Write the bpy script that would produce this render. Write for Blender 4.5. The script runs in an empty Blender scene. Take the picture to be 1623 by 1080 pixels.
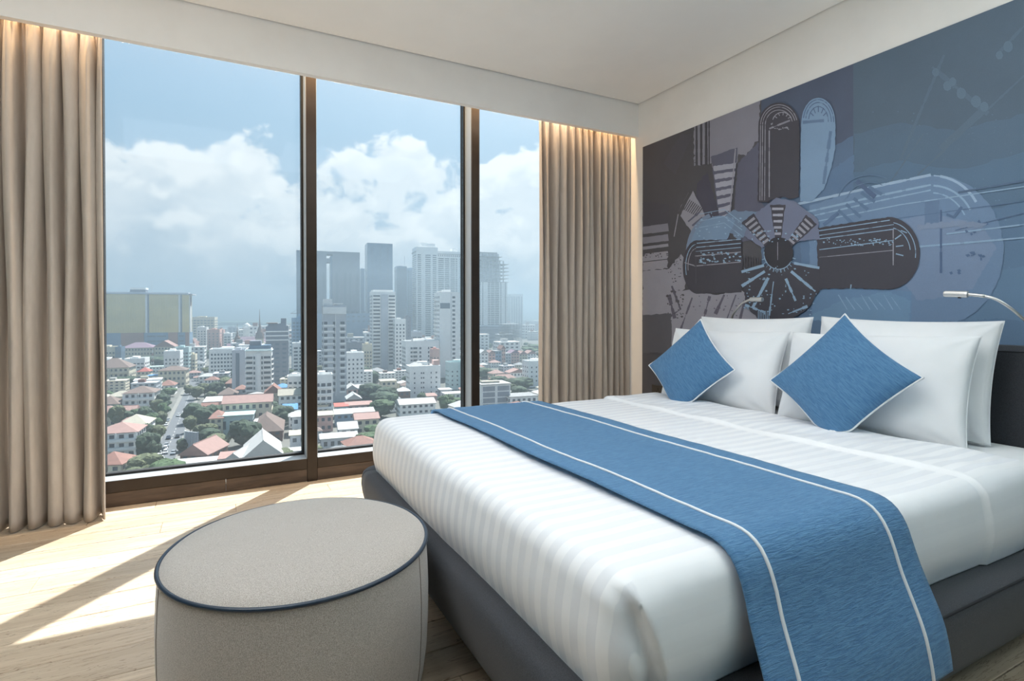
import bpy, bmesh, math, random
from mathutils import Vector, Matrix, noise as mnoise
random.seed(7)
C = bpy.context.scene.collection
sc = bpy.context.scene
R = math.radians
# ------------------------------------------------------------------ camera
EYE = Vector((0.0, 0.0, 1.08))
FPX, YAW, PITCH, PPY = 874.23, 0.4831, 0.0104, 506.46
cam_d = bpy.data.cameras.new('camera'); cam = bpy.data.objects.new('camera', cam_d); C.objects.link(cam)
cam_d.sensor_width = 36.0; cam_d.sensor_fit = 'HORIZONTAL'
cam_d.lens = FPX / 1623 * 36.0
cam_d.shift_y = -(540 - PPY) / 1623
cam_d.clip_start = 0.05; cam_d.clip_end = 30000
cam.location = EYE
cam.rotation_euler = (R(90) - PITCH, 0, -YAW)
sc.camera = cam
sc.view_settings.view_transform = 'Standard'; sc.view_settings.look = 'None'
sc.view_settings.gamma = 1.0; sc.view_settings.use_curve_mapping = False
sc.view_settings.exposure = 0.0
sc.cycles.use_denoising = True; sc.cycles.use_adaptive_sampling = True; sc.cycles.adaptive_threshold = 0.02
sc.cycles.max_bounces = 10; sc.cycles.diffuse_bounces = 5; sc.cycles.transparent_max_bounces = 16
sc.cycles.volume_bounces = 0
sc.cycles.sample_clamp_indirect = 6.0
# ------------------------------------------------------------------ sun
SUN_DIR = Vector((0.636 * math.cos(R(59)), 0.772 * math.cos(R(59)), math.sin(R(59)))).normalized()
sl = bpy.data.lights.new('sun', 'SUN'); so = bpy.data.objects.new('sun', sl); C.objects.link(so)
sl.energy = 12.0; sl.color = (1.0, 0.975, 0.94); sl.angle = R(0.55)
so.rotation_euler = SUN_DIR.to_track_quat('Z', 'Y').to_euler(); so.location = (20, 25, 60)
# ------------------------------------------------------------------ node helpers
def N(nt, typ, **kw):
    n = nt.nodes.new(typ)
    for k, v in kw.items():
        if k in ('operation', 'blend_type', 'data_type', 'noise_dimensions', 'wave_type', 'bands_direction', 'interpolation', 'feature', 'attribute_name', 'normalize', 'wave_profile'):
            setattr(n, k, v)
        else:
            n.inputs[k].default_value = v
    return n
def L(nt, a, b): nt.links.new(a, b)
def math_n(nt, op, a, b=None, c=None, clamp=False):
    n = nt.nodes.new('ShaderNodeMath'); n.operation = op; n.use_clamp = clamp
    for i, v in enumerate((a, b, c)):
        if v is None: continue
        if isinstance(v, (int, float)): n.inputs[i].default_value = v
        else: nt.links.new(v, n.inputs[i])
    return n.outputs[0]
def smooth(nt, x, lo, hi):
    n = nt.nodes.new('ShaderNodeMapRange'); n.interpolation_type = 'SMOOTHSTEP'
    nt.links.new(x, n.inputs['Value']); n.inputs['From Min'].default_value = lo; n.inputs['From Max'].default_value = hi
    return n.outputs['Result']
def mixc(nt, f, a, b, blend='MIX'):
    n = nt.nodes.new('ShaderNodeMix'); n.data_type = 'RGBA'; n.blend_type = blend
    for s, v in ((n.inputs[0], f), (n.inputs[6], a), (n.inputs[7], b)):
        if isinstance(v, (int, float)): s.default_value = v
        elif isinstance(v, tuple): s.default_value = (*v[:3], 1)
        else: nt.links.new(v, s)
    return n.outputs[2]
def lin(c): return tuple(((x / 255) / 12.92 if x / 255 <= 0.04045 else ((x / 255 + 0.055) / 1.055) ** 2.4) for x in c[:3])
def s2l(*c): return lin(c)
# ------------------------------------------------------------------ world: hazy blue sky with a cumulus bank
w = bpy.data.worlds.new('sky'); sc.world = w; w.use_nodes = True
nt = w.node_tree; nt.nodes.clear()
tc = nt.nodes.new('ShaderNodeTexCoord'); sep = nt.nodes.new('ShaderNodeSeparateXYZ'); L(nt, tc.outputs['Generated'], sep.inputs[0])
zz = sep.outputs['Z']
ramp = nt.nodes.new('ShaderNodeValToRGB'); L(nt, zz, ramp.inputs[0])
cr = ramp.color_ramp; cr.elements[0].position = 0.0; cr.elements[0].color = (0.38, 0.51, 0.62, 1)
cr.elements[1].position = 1.0; cr.elements[1].color = (0.20, 0.38, 0.62, 1)
for p, c in ((0.12, (0.39, 0.53, 0.66)), (0.30, (0.31, 0.50, 0.68)), (0.50, (0.28, 0.48, 0.70))):
    e = cr.elements.new(p); e.color = (*c, 1)
mp = nt.nodes.new('ShaderNodeMapping'); L(nt, tc.outputs['Generated'], mp.inputs[0]); mp.inputs['Scale'].default_value = (1, 1, 1.25); mp.inputs['Location'].default_value = (3.07, 1.64, 0.35)
nz = N(nt, 'ShaderNodeTexNoise', Scale=6.0, Detail=9.0, Roughness=0.55); L(nt, mp.outputs[0], nz.inputs['Vector'])
nz2 = N(nt, 'ShaderNodeTexNoise', Scale=9.0, Detail=8.0, Roughness=0.55, Distortion=0.3); L(nt, mp.outputs[0], nz2.inputs['Vector'])
nz3 = N(nt, 'ShaderNodeTexNoise', Scale=2.2, Detail=2.0, Roughness=0.5); L(nt, mp.outputs[0], nz3.inputs['Vector'])
def cloud_density(vec, fine=True):
    n1 = N(nt, 'ShaderNodeTexNoise', Scale=5.5, Detail=8.0 if fine else 4.0, Roughness=0.54); L(nt, vec, n1.inputs['Vector'])
    d = math_n(nt, 'MULTIPLY', math_n(nt, 'SUBTRACT', n1.outputs[0], 0.5), 1.1)
    for vsc, am_ in ((9.0, 0.20), (21.0, 0.11), (48.0, 0.05)):                  # billows
        vo = N(nt, 'ShaderNodeTexVoronoi', Scale=vsc, feature='SMOOTH_F1' if vsc < 30 else 'F1'); (vo.inputs['Smoothness'] if vsc < 30 else vo.inputs['Randomness']).default_value = 0.5 if vsc < 30 else 1.0; L(nt, vec, vo.inputs['Vector'])
        d = math_n(nt, 'ADD', d, math_n(nt, 'MULTIPLY', math_n(nt, 'SUBTRACT', 0.42, vo.outputs['Distance']), am_))
    return d
wob = nt.nodes.new('ShaderNodeVectorMath'); wob.operation = 'SCALE'; wob.inputs['Scale'].default_value = 0.05
nv = N(nt, 'ShaderNodeTexNoise', Scale=14.0, Detail=4.0); L(nt, mp.outputs[0], nv.inputs['Vector']); L(nt, nv.outputs['Color'], wob.inputs[0])
wp = nt.nodes.new('ShaderNodeVectorMath'); wp.operation = 'ADD'; L(nt, mp.outputs[0], wp.inputs[0]); L(nt, wob.outputs[0], wp.inputs[1])
up = nt.nodes.new('ShaderNodeVectorMath'); up.operation = 'ADD'; L(nt, wp.outputs[0], up.inputs[0]); up.inputs[1].default_value = (0.012, 0.0, 0.034)
da = cloud_density(wp.outputs[0]); db = cloud_density(up.outputs[0])
d1 = math_n(nt, 'ADD', da, math_n(nt, 'MULTIPLY', math_n(nt, 'SUBTRACT', 0.262, zz), 1.9))
d1 = math_n(nt, 'ADD', d1, math_n(nt, 'MULTIPLY', math_n(nt, 'SUBTRACT', nz3.outputs[0], 0.5), 0.30))
cm = smooth(nt, d1, 0.0, 0.07)
lit = smooth(nt, math_n(nt, 'SUBTRACT', da, db), -0.09, 0.10)              # sunlit tops, grey-blue undersides
thick = smooth(nt, d1, 0.02, 0.45)
shade = math_n(nt, 'MULTIPLY', math_n(nt, 'SUBTRACT', 1.0, lit), math_n(nt, 'ADD', math_n(nt, 'MULTIPLY', thick, 0.65), 0.35))
ccol = mixc(nt, shade, (0.84, 0.89, 0.92), (0.45, 0.57, 0.68))
low = smooth(nt, zz, 0.17, 0.01)
ccol = mixc(nt, math_n(nt, 'MULTIPLY', low, 0.85), ccol, (0.37, 0.50, 0.61))
col = mixc(nt, cm, ramp.outputs[0], ccol)
dotn = nt.nodes.new('ShaderNodeVectorMath'); dotn.operation = 'DOT_PRODUCT'; L(nt, tc.outputs['Generated'], dotn.inputs[0]); dotn.inputs[1].default_value = SUN_DIR
aur = math_n(nt, 'MULTIPLY', math_n(nt, 'POWER', math_n(nt, 'MAXIMUM', dotn.outputs['Value'], 0.0), 6.0), 0.95)
aurc = mixc(nt, 1.0, (1.0, 0.98, 0.94), (0, 0, 0), 'ADD')
sa = nt.nodes.new('ShaderNodeVectorMath'); sa.operation = 'SCALE'; L(nt, aurc, sa.inputs[0]); L(nt, aur, sa.inputs['Scale'])
col = mixc(nt, 1.0, col, sa.outputs[0], 'ADD')
# below the horizon: hazy ground tone
gmask = smooth(nt, zz, -0.01, 0.0)
col = mixc(nt, gmask, (0.30, 0.36, 0.40), col)
bg = nt.nodes.new('ShaderNodeBackground'); L(nt, col, bg.inputs[0]); bg.inputs[1].default_value = 1.0
wo = nt.nodes.new('ShaderNodeOutputWorld'); L(nt, bg.outputs[0], wo.inputs[0])
w.cycles.sampling_method = 'MANUAL'; w.cycles.sample_map_resolution = 1024
# ------------------------------------------------------------------ room light: cove strip, plus made-up fill panels and uplighters out of view
def area(name, loc, sx, sy, power, color, rot=(0, 0, 0)):
    l = bpy.data.lights.new(name, 'AREA'); l.shape = 'RECTANGLE'; l.size = sx; l.size_y = sy; l.energy = power; l.color = color
    o = bpy.data.objects.new(name, l); C.objects.link(o); o.location = loc; o.rotation_euler = rot
    return o
FILL_PANELS = [((1.25, 1.45, 2.728), 1.4, 1.2, 20.0, (0.97, 0.99, 1.0)), ((-0.45, 1.5, 2.728), 1.3, 1.3, 24.0, (0.86, 0.95, 1.0)), ((0.6, -1.5, 2.728), 1.9, 1.5, 10.0, (0.55, 0.90, 1.0))]
for i, (loc, sx, sy, pw, cl) in enumerate(FILL_PANELS): area('fill_panel_light', loc, sx, sy, pw, cl)  # added fill; the rear one is tinted to cool the bed side
area('cove_light', (0.6, 3.52, 2.80), 4.6, 0.03, 42.0, (1.0, 0.66, 0.34), (R(8), 0, 0))
area('fill_uplight', (-1.45, 1.0, 1.79), 0.3, 0.3, 48.0, (1.0, 0.94, 0.88), (R(180), 0, 0))  # added fill aimed up at the ceiling, as is the next
area('fill_uplight', (2.45, -0.75, 1.79), 0.3, 0.3, 45.0, (0.82, 0.97, 1.0), (R(180), 0, 0))
# ------------------------------------------------------------------ materials
MATS = {}
def mat(name, col, rough=0.6, col2=None, nscale=8.0, nstretch=(1, 1, 1), bump=0.0, bscale=None, metallic=0.0, spec=0.5, detail=4.0, sheen=0.0, contrast=(0.35, 0.65), rnd=0.0, coord='Object'):
    m = bpy.data.materials.new(name); m.use_nodes = True; nt = m.node_tree; b = nt.nodes['Principled BSDF']
    b.inputs['Roughness'].default_value = rough; b.inputs['Metallic'].default_value = metallic; b.inputs['Specular IOR Level'].default_value = spec
    if sheen: b.inputs['Sheen Weight'].default_value = sheen
    b.inputs['Base Color'].default_value = (*col, 1)
    src = None
    if col2 is not None or bump:
        t = nt.nodes.new('ShaderNodeTexCoord'); mpn = nt.nodes.new('ShaderNodeMapping'); L(nt, t.outputs[coord], mpn.inputs[0]); mpn.inputs['Scale'].default_value = nstretch
        nn = N(nt, 'ShaderNodeTexNoise', Scale=nscale, Detail=detail, Roughness=0.6); L(nt, mpn.outputs[0], nn.inputs['Vector'])
        if col2 is not None:
            src = mixc(nt, smooth(nt, nn.outputs[0], *contrast), tuple(col), tuple(col2))
        if bump:
            n2 = N(nt, 'ShaderNodeTexNoise', Scale=bscale or nscale, Detail=3.0, Roughness=0.55); L(nt, mpn.outputs[0], n2.inputs['Vector'])
            bp = nt.nodes.new('ShaderNodeBump'); bp.inputs['Strength'].default_value = bump; bp.inputs['Distance'].default_value = 0.004
            L(nt, n2.outputs[0], bp.inputs['Height']); L(nt, bp.outputs[0], b.inputs['Normal'])
    if rnd:
        oi = nt.nodes.new('ShaderNodeObjectInfo'); hv = nt.nodes.new('ShaderNodeHueSaturation')
        L(nt, math_n(nt, 'ADD', math_n(nt, 'MULTIPLY', oi.outputs['Random'], 2 * rnd), 1 - rnd), hv.inputs['Value'])
        if src is not None: L(nt, src, hv.inputs['Color'])
        else: hv.inputs['Color'].default_value = (*col, 1)
        src = hv.outputs[0]
    if src is not None: L(nt, src, b.inputs['Base Color'])
    MATS[name] = m
    return m
# ------------------------------------------------------------------ mesh builder
class MB:
    def __init__(s): s.v = []; s.f = []; s.m = []; s.mats = []
    def mi(s, m):
        if m not in s.mats: s.mats.append(m)
        return s.mats.index(m)
    def poly(s, pts, m):
        b = len(s.v); s.v += [tuple(p) for p in pts]; s.f.append(tuple(range(b, b + len(pts)))); s.m.append(s.mi(m))
    def raw(s, vs, fs, m):
        b = len(s.v); s.v += [tuple(p) for p in vs]; k = s.mi(m)
        for f in fs: s.f.append(tuple(b + i for i in f)); s.m.append(k)
    def box(s, x0, y0, z0, x1, y1, z1, m):
        s.raw([(x0, y0, z0), (x1, y0, z0), (x1, y1, z0), (x0, y1, z0), (x0, y0, z1), (x1, y0, z1), (x1, y1, z1), (x0, y1, z1)],
              [(0, 3, 2, 1), (4, 5, 6, 7), (0, 1, 5, 4), (1, 2, 6, 5), (2, 3, 7, 6), (3, 0, 4, 7)], m)
    def bbox(s, x0, y0, z0, x1, y1, z1, m, r=0.004):     # box with chamfered edges
        X = (x0, x1); Y = (y0, y1); Z = (z0, z1); vs = []; idx = {}
        for i in (0, 1):
            for j in (0, 1):
                for k in (0, 1):
                    sx, sy, sz = (1 - 2 * i), (1 - 2 * j), (1 - 2 * k)
                    for a in range(3):
                        p = [X[i] + sx * r, Y[j] + sy * r, Z[k] + sz * r]; p[a] = (X[i], Y[j], Z[k])[a]
                        idx[(i, j, k, a)] = len(vs); vs.append(tuple(p))
        fs = []
        for a in range(3):
            o = [q for q in range(3) if q != a]
            for sd in (0, 1):
                q = []
                for (u, v) in ((0, 0), (1, 0), (1, 1), (0, 1)):
                    c = [0, 0, 0]; c[a] = sd; c[o[0]] = u; c[o[1]] = v; q.append(idx[(*c, a)])
                fs.append(tuple(q))
        for a in range(3):
            o = [q for q in range(3) if q != a]
            for u in (0, 1):
                for v in (0, 1):
                    c0 = [0, 0, 0]; c0[o[0]] = u; c0[o[1]] = v; c1 = list(c0); c1[a] = 1
                    fs.append((idx[(*c0, o[0])], idx[(*c1, o[0])], idx[(*c1, o[1])], idx[(*c0, o[1])]))
        for i in (0, 1):
            for j in (0, 1):
                for k in (0, 1): fs.append(tuple(idx[(i, j, k, a)] for a in range(3)))
        s.raw(vs, fs, m)
    def tube(s, pts, r, m, n=10, closed=False, cap=True, radii=None):
        pts = [Vector(p) for p in pts]; cnt = len(pts); vs = []; up = None
        for i, p in enumerate(pts):
            if closed: t = pts[(i + 1) % cnt] - pts[i - 1]
            else: t = pts[min(i + 1, cnt - 1)] - pts[max(i - 1, 0)]
            t.normalize()
            if up is None: up = Vector((0, 0, 1)) if abs(t.z) < 0.9 else Vector((1, 0, 0))
            a = t.cross(up).normalized(); b = a.cross(t).normalized(); up = b
            rr = radii[i] if radii else r
            for k in range(n):
                an = 2 * math.pi * k / n; vs.append(p + a * (rr * math.cos(an)) + b * (rr * math.sin(an)))
        fs = []
        for i in range(cnt if closed else cnt - 1):
            j = (i + 1) % cnt
            for k in range(n): fs.append((i * n + k, i * n + (k + 1) % n, j * n + (k + 1) % n, j * n + k))
        if cap and not closed: fs += [tuple(range(n - 1, -1, -1)), tuple((cnt - 1) * n + k for k in range(n))]
        s.raw(vs, fs, m)
    def lathe(s, prof, m, n=24, cx=0, cy=0):
        vs = []; fs = []
        for (r, z) in prof:
            for k in range(n): a = 2 * math.pi * k / n; vs.append((cx + r * math.cos(a), cy + r * math.sin(a), z))
        for i in range(len(prof) - 1):
            for k in range(n): fs.append((i * n + k, i * n + (k + 1) % n, (i + 1) * n + (k + 1) % n, (i + 1) * n + k))
        fs += [tuple(range(n - 1, -1, -1)), tuple((len(prof) - 1) * n + k for k in range(n))]
        s.raw(vs, fs, m)
    def grid(s, rows, m, closed_u=False):
        nr, nc = len(rows), len(rows[0]); vs = [p for r in rows for p in r]; fs = []
        for i in range(nr - 1):
            for j in range(nc if closed_u else nc - 1):
                k = (j + 1) % nc; fs.append((i * nc + j, i * nc + k, (i + 1) * nc + k, (i + 1) * nc + j))
        s.raw(vs, fs, m)
    def mesh(s, name, smooth=False, fix=False, merge=0.0):
        me = bpy.data.meshes.new(name); me.from_pydata(s.v, [], s.f)
        for m in s.mats: me.materials.append(m)
        me.polygons.foreach_set('material_index', s.m)
        if fix or merge:
            bm = bmesh.new(); bm.from_mesh(me)
            if merge: bmesh.ops.remove_doubles(bm, verts=bm.verts, dist=merge)
            bmesh.ops.recalc_face_normals(bm, faces=bm.faces); bm.to_mesh(me); bm.free()
        if smooth: me.polygons.foreach_set('use_smooth', [True] * len(me.polygons))
        me.update(); return me
    def build(s, name, parent=None, smooth=False, fix=True, merge=0.0, loc=None):
        o = bpy.data.objects.new(name, s.mesh(name, smooth, fix, merge)); C.objects.link(o)
        if parent: o.parent = parent
        if loc: o.location = loc
        return o
def tag(o, label=None, cat=None, group=None, kind=None):
    for k, v in (('label', label), ('category', cat), ('group', group), ('kind', kind)):
        if v: o[k] = v
    return o
def empty(name, loc=(0, 0, 0), rz=0.0):
    o = bpy.data.objects.new(name, None); C.objects.link(o); o.location = loc; o.rotation_euler = (0, 0, rz); o.empty_display_size = 0.1
    return o
def copy_tree(o, parent=None):
    c = o.copy(); C.objects.link(c); c.parent = parent
    for ch in list(o.children): copy_tree(ch, c)
    return c
# camera model of the photograph, used once to read real positions off it
_ca, _sa, _ct, _st = math.cos(YAW), math.sin(YAW), math.cos(PITCH), math.sin(PITCH)
def ray(u, v):
    cx = (u - 811.5) / FPX; cz = (PPY - v) / FPX
    d = _ct + cz * _st; z = cz * _ct - _st
    return Vector((cx * _ca + d * _sa, -cx * _sa + d * _ca, z))
def at_z(u, v, z): r = ray(u, v); return EYE + r * ((z - EYE.z) / r.z)
def at_y(u, v, y): r = ray(u, v); return EYE + r * ((y - EYE.y) / r.y)
def at_x(u, v, x): r = ray(u, v); return EYE + r * ((x - EYE.x) / r.x)

# =================================================================== ROOM
XR, XL, YF, YB, ZC = 2.957, -1.85, 3.734, -2.6, 2.754
YBULK, ZBULK = 3.456, 2.495
teal_wall = mat('cool_bounce_wall', s2l(58, 88, 98), 0.75, s2l(54, 84, 94), 3.0)  # unseen walls; tint invented to cool and cut the bounced light
white = mat('wall_paint', s2l(245, 241, 236), 0.75, s2l(241, 237, 232), 3.0, bump=0.04, bscale=60)
ceil_m = mat('ceiling_paint', s2l(251, 247, 242), 0.8, s2l(248, 244, 239), 2.0)
dark_gap = mat('shadow_gap', s2l(70, 68, 66), 0.9)
def oak_material():
    m = bpy.data.materials.new('oak_plank'); m.use_nodes = True; nt = m.node_tree; b = nt.nodes['Principled BSDF']
    t = nt.nodes.new('ShaderNodeTexCoord'); oi = nt.nodes.new('ShaderNodeObjectInfo')
    off = nt.nodes.new('ShaderNodeVectorMath'); off.operation = 'ADD'
    cmb = nt.nodes.new('ShaderNodeCombineXYZ'); L(nt, math_n(nt, 'MULTIPLY', oi.outputs['Random'], 37.0), cmb.inputs[0]); L(nt, math_n(nt, 'MULTIPLY', oi.outputs['Random'], 11.0), cmb.inputs[1])
    L(nt, t.outputs['Object'], off.inputs[0]); L(nt, cmb.outputs[0], off.inputs[1])
    mpn = nt.nodes.new('ShaderNodeMapping'); L(nt, off.outputs[0], mpn.inputs[0]); mpn.inputs['Scale'].default_value = (1.1, 13, 1)
    n1 = N(nt, 'ShaderNodeTexNoise', Scale=1.6, Detail=5.0, Roughness=0.6, Distortion=0.6); L(nt, mpn.outputs[0], n1.inputs['Vector'])
    # cathedral rings
    rings = math_n(nt, 'FRACT', math_n(nt, 'MULTIPLY', n1.outputs[0], 9.0))
    line = smooth(nt, math_n(nt, 'ABSOLUTE', math_n(nt, 'SUBTRACT', rings, 0.5)), 0.42, 0.5)
    mp2 = nt.nodes.new('ShaderNodeMapping'); L(nt, off.outputs[0], mp2.inputs[0]); mp2.inputs['Scale'].default_value = (4, 140, 1)
    n2 = N(nt, 'ShaderNodeTexNoise', Scale=1.0, Detail=3.0, Roughness=0.6); L(nt, mp2.outputs[0], n2.inputs['Vector'])
    c = mixc(nt, smooth(nt, n1.outputs[0], 0.3, 0.7), s2l(206, 188, 165), s2l(188, 168, 144))
    c = mixc(nt, math_n(nt, 'MULTIPLY', line, 0.7), c, s2l(128, 102, 78))
    c = mixc(nt, math_n(nt, 'MULTIPLY', smooth(nt, n2.outputs[0], 0.5, 0.75), 0.25), c, s2l(150, 128, 104))
    hv = nt.nodes.new('ShaderNodeHueSaturation'); L(nt, c, hv.inputs['Color'])
    L(nt, math_n(nt, 'ADD', math_n(nt, 'MULTIPLY', oi.outputs['Random'], 0.26), 0.86), hv.inputs['Value'])
    L(nt, hv.outputs[0], b.inputs['Base Color']); b.inputs['Roughness'].default_value = 0.42
    bp = nt.nodes.new('ShaderNodeBump'); bp.inputs['Strength'].default_value = 0.25; bp.inputs['Distance'].default_value = 0.002
    L(nt, n2.outputs[0], bp.inputs['Height']); L(nt, bp.outputs[0], b.inputs['Normal'])
    return m
oak = oak_material()
groove = mat('floor_groove', s2l(44, 34, 26), 0.9)
fb = MB(); fb.box(XL, YB, -0.2, XR, YF + 0.16, -0.012, groove); floor = fb.build('floor'); tag(floor, kind='structure')
rnd = random.Random(3); plank_mesh = {}
def plank_obj(x0, x1, y0, y1):
    key = (round(x1 - x0, 2), round(y1 - y0, 3))
    if key not in plank_mesh:
        b = MB(); lx, ly = (x1 - x0) / 2 - 0.0006, (y1 - y0) / 2 - 0.0018
        b.bbox(-lx, -ly, -0.012, lx, ly, 0.0, oak, 0.0018); plank_mesh[key] = b.mesh('plank', fix=True)
    o = bpy.data.objects.new('plank', plank_mesh[key]); C.objects.link(o); o.parent = floor; o.location = ((x0 + x1) / 2, (y0 + y1) / 2, 0)
ys = [3.734 + 0.02]
for y in (3.62, 3.487, 3.354, 3.2, 3.034, 2.89, 2.742, 2.594, 2.446, 2.296, 2.166, 2.0, 1.835, 1.67): ys.append(y)
while ys[-1] > 0.0: ys.append(ys[-1] - 0.15)
for i in range(len(ys) - 1):
    x = XL - rnd.uniform(0, 1.2)
    while x < XR:
        ln = rnd.choice((1.2, 1.5, 1.8)); a, b_ = max(x, XL), min(x + ln, XR)
        if b_ - a > 0.05: plank_obj(round(a, 2), round(b_, 2), ys[i + 1], ys[i])
        x += ln
# the rest of the floor behind the photographer, unseen, darkened to cut bounced light
rest = MB(); rest.box(XL, YB, -0.012, XR, ys[-1] - 0.001, 0.0, mat('dark_rear_floor', s2l(70, 74, 78), 0.95, s2l(62, 66, 70), 60)); rest.build('floor_rear', floor)
b = MB(); b.box(XR, YB, -0.2, XR + 0.2, YF + 0.3, 4.1, white); tag(b.build('wall_right'), kind='structure')
b = MB(); b.box(XL - 0.2, YB, -0.2, XL, YF + 0.3, 4.1, teal_wall); tag(b.build('wall_left'), kind='structure')
b = MB(); b.box(XL - 0.2, YB - 0.2, -0.2, XR + 0.2, YB, 3.1, teal_wall); tag(b.build('wall_back'), kind='structure')
b = MB()
b.box(XL, YF + 0.0, 3.9, XR, YF + 0.3, 4.1, white)          # lintel above the glass, behind the pelmet
tag(b.build('wall_front'), kind='structure')
b = MB(); G_ = 0.011
b.box(XL, YB, ZC, XR - G_, YBULK - G_, ZC + 0.1, ceil_m)
b.box(XL, YB, ZC + 0.1, XR, YBULK + 0.042, ZC + 0.2, dark_gap); b.box(XL, YBULK + 0.042, 4.0, XR, YF, 4.1, white)
tag(b.build('ceiling'), kind='structure')
b = MB(); b.box(XL, YBULK, ZBULK, XR, YBULK + 0.042, ZC + 0.0995, white); b.box(XL, YBULK, ZC + 0.2005, XR, YBULK + 0.042, 3.999, white)
tag(b.build('trim_1'), kind='structure')                       # pelmet that hides the curtain track
# fixtures made up to house the added fill panels, out of view
white_frame = mat('white_frame_paint', s2l(235, 235, 235), 0.5)
pm = bpy.data.materials.new('fill_diffuser'); pm.use_nodes = True
pm.node_tree.nodes['Principled BSDF'].inputs['Base Color'].default_value = (0.9, 0.9, 0.9, 1)
FILL_PANEL_LABELS = ['added unseen fill light panel above the bed', 'added unseen fill light panel near the left wall', 'added unseen fill light panel at the back of the room']
for (loc, sx, sy, pw, cl), lb in zip(FILL_PANELS, FILL_PANEL_LABELS):
    t = empty('fill_panel', (loc[0], loc[1], ZC)); tag(t, lb, 'ceiling light', 'added fill panels')
    b = MB(); h = sx / 2 + 0.02; g = sy / 2 + 0.02
    for (x0, y0, x1, y1) in ((-h, -g, h, -g + 0.018), (-h, g - 0.018, h, g), (-h, -g + 0.018, -h + 0.018, g - 0.018), (h - 0.018, -g + 0.018, h, g - 0.018)): b.box(x0, y0, -0.03, x1, y1, -0.0005, white_frame)
    b.build('white_frame', t)
    b = MB(); b.box(-h + 0.018, -g + 0.018, -0.02, h - 0.018, g - 0.018, -0.0005, pm); b.build('diffuser', t)
# two made-up uplighters out of view, added to brighten ceiling and walls
for lx, ly, lb in ((-1.45, 1.0, 'slim white uplighter added for ceiling fill beside the left wall'), (2.45, -0.75, 'slim white uplighter added for ceiling fill in the corner past the bed')):
    fl = empty('fill_uplighter', (lx, ly, 0)); tag(fl, lb, 'lamp')
    b = MB(); b.lathe([(0.15, 0.0), (0.15, 0.012), (0.03, 0.022), (0.02, 0.03)], white_frame, 28); b.build('base', fl)
    b = MB(); b.tube([(0, 0, 0.02), (0, 0, 1.66)], 0.012, white_frame, 12); b.build('pole', fl, smooth=True)
    b = MB(); b.lathe([(0.03, 1.64), (0.12, 1.68), (0.20, 1.76), (0.205, 1.78), (0.195, 1.78), (0.11, 1.70), (0.02, 1.67)], white_frame, 28); b.build('uplighter_bowl', fl, smooth=True)
# =================================================================== WINDOW
alu = mat('dark_bronze_aluminium', s2l(62, 54, 48), 0.35, s2l(56, 48, 42), 6, metallic=0.6, bump=0.03, bscale=40)
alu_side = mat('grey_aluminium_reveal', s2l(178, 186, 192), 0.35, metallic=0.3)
stone = mat('brown_kick_board', s2l(92, 74, 60), 0.55, s2l(70, 56, 46), 9, (0.4, 1, 3), bump=0.2, bscale=30)
gasket = mat('black_rubber_gasket', s2l(14, 14, 15), 0.6)
def glass_material():
    m = bpy.data.materials.new('window_glass'); m.use_nodes = True; nt = m.node_tree; nt.nodes.clear()
    out = nt.nodes.new('ShaderNodeOutputMaterial'); tr = nt.nodes.new('ShaderNodeBsdfTransparent'); tr.inputs[0].default_value = (0.975, 0.99, 0.99, 1)
    gl = nt.nodes.new('ShaderNodeBsdfGlossy'); gl.inputs['Roughness'].default_value = 0.0
    fr = nt.nodes.new('ShaderNodeFresnel'); fr.inputs[0].default_value = 1.38
    mx = nt.nodes.new('ShaderNodeMixShader'); L(nt, math_n(nt, 'MULTIPLY', fr.outputs[0], 0.18), mx.inputs[0]); L(nt, tr.outputs[0], mx.inputs[1]); L(nt, gl.outputs[0], mx.inputs[2])
    tl = nt.nodes.new('ShaderNodeBsdfTranslucent'); tl.inputs[0].default_value = (0.9, 0.93, 0.95, 1)     # thin film of dust on the panes
    m2 = nt.nodes.new('ShaderNodeMixShader'); m2.inputs[0].default_value = 0.014; L(nt, mx.outputs[0], m2.inputs[1]); L(nt, tl.outputs[0], m2.inputs[2])
    L(nt, m2.outputs[0], out.inputs[0]); return m
glass = glass_material()
win = empty('window_1', (0, YF, 0)); tag(win, kind='structure')
MULL = [(-1.79, -1.729), (-0.673, -0.612), (0.477, 0.538), (1.627, 1.688), (2.777, 2.838)]
YG = 0.135   # glass behind the inner frame face
for i, (x0, x1) in enumerate(MULL):
    b = MB(); b.bbox(x0, 0, 0.0, x1, YG - 0.02, 3.9, alu, 0.0015); m_ = b.build('mullion', win)
    b = MB(); b.box(x0 - 0.0035, 0.012, 0.15, x0 - 0.0005, YG - 0.012, 3.9, alu_side); b.box(x1 + 0.0005, 0.012, 0.15, x1 + 0.0035, YG - 0.012, 3.9, alu_side); b.build('reveal', m_)
    b = MB(); b.box(x0 - 0.016, YG - 0.012, 0.15, x1 + 0.016, YG + 0.05, 3.9, gasket); b.build('gasket', m_)
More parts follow.
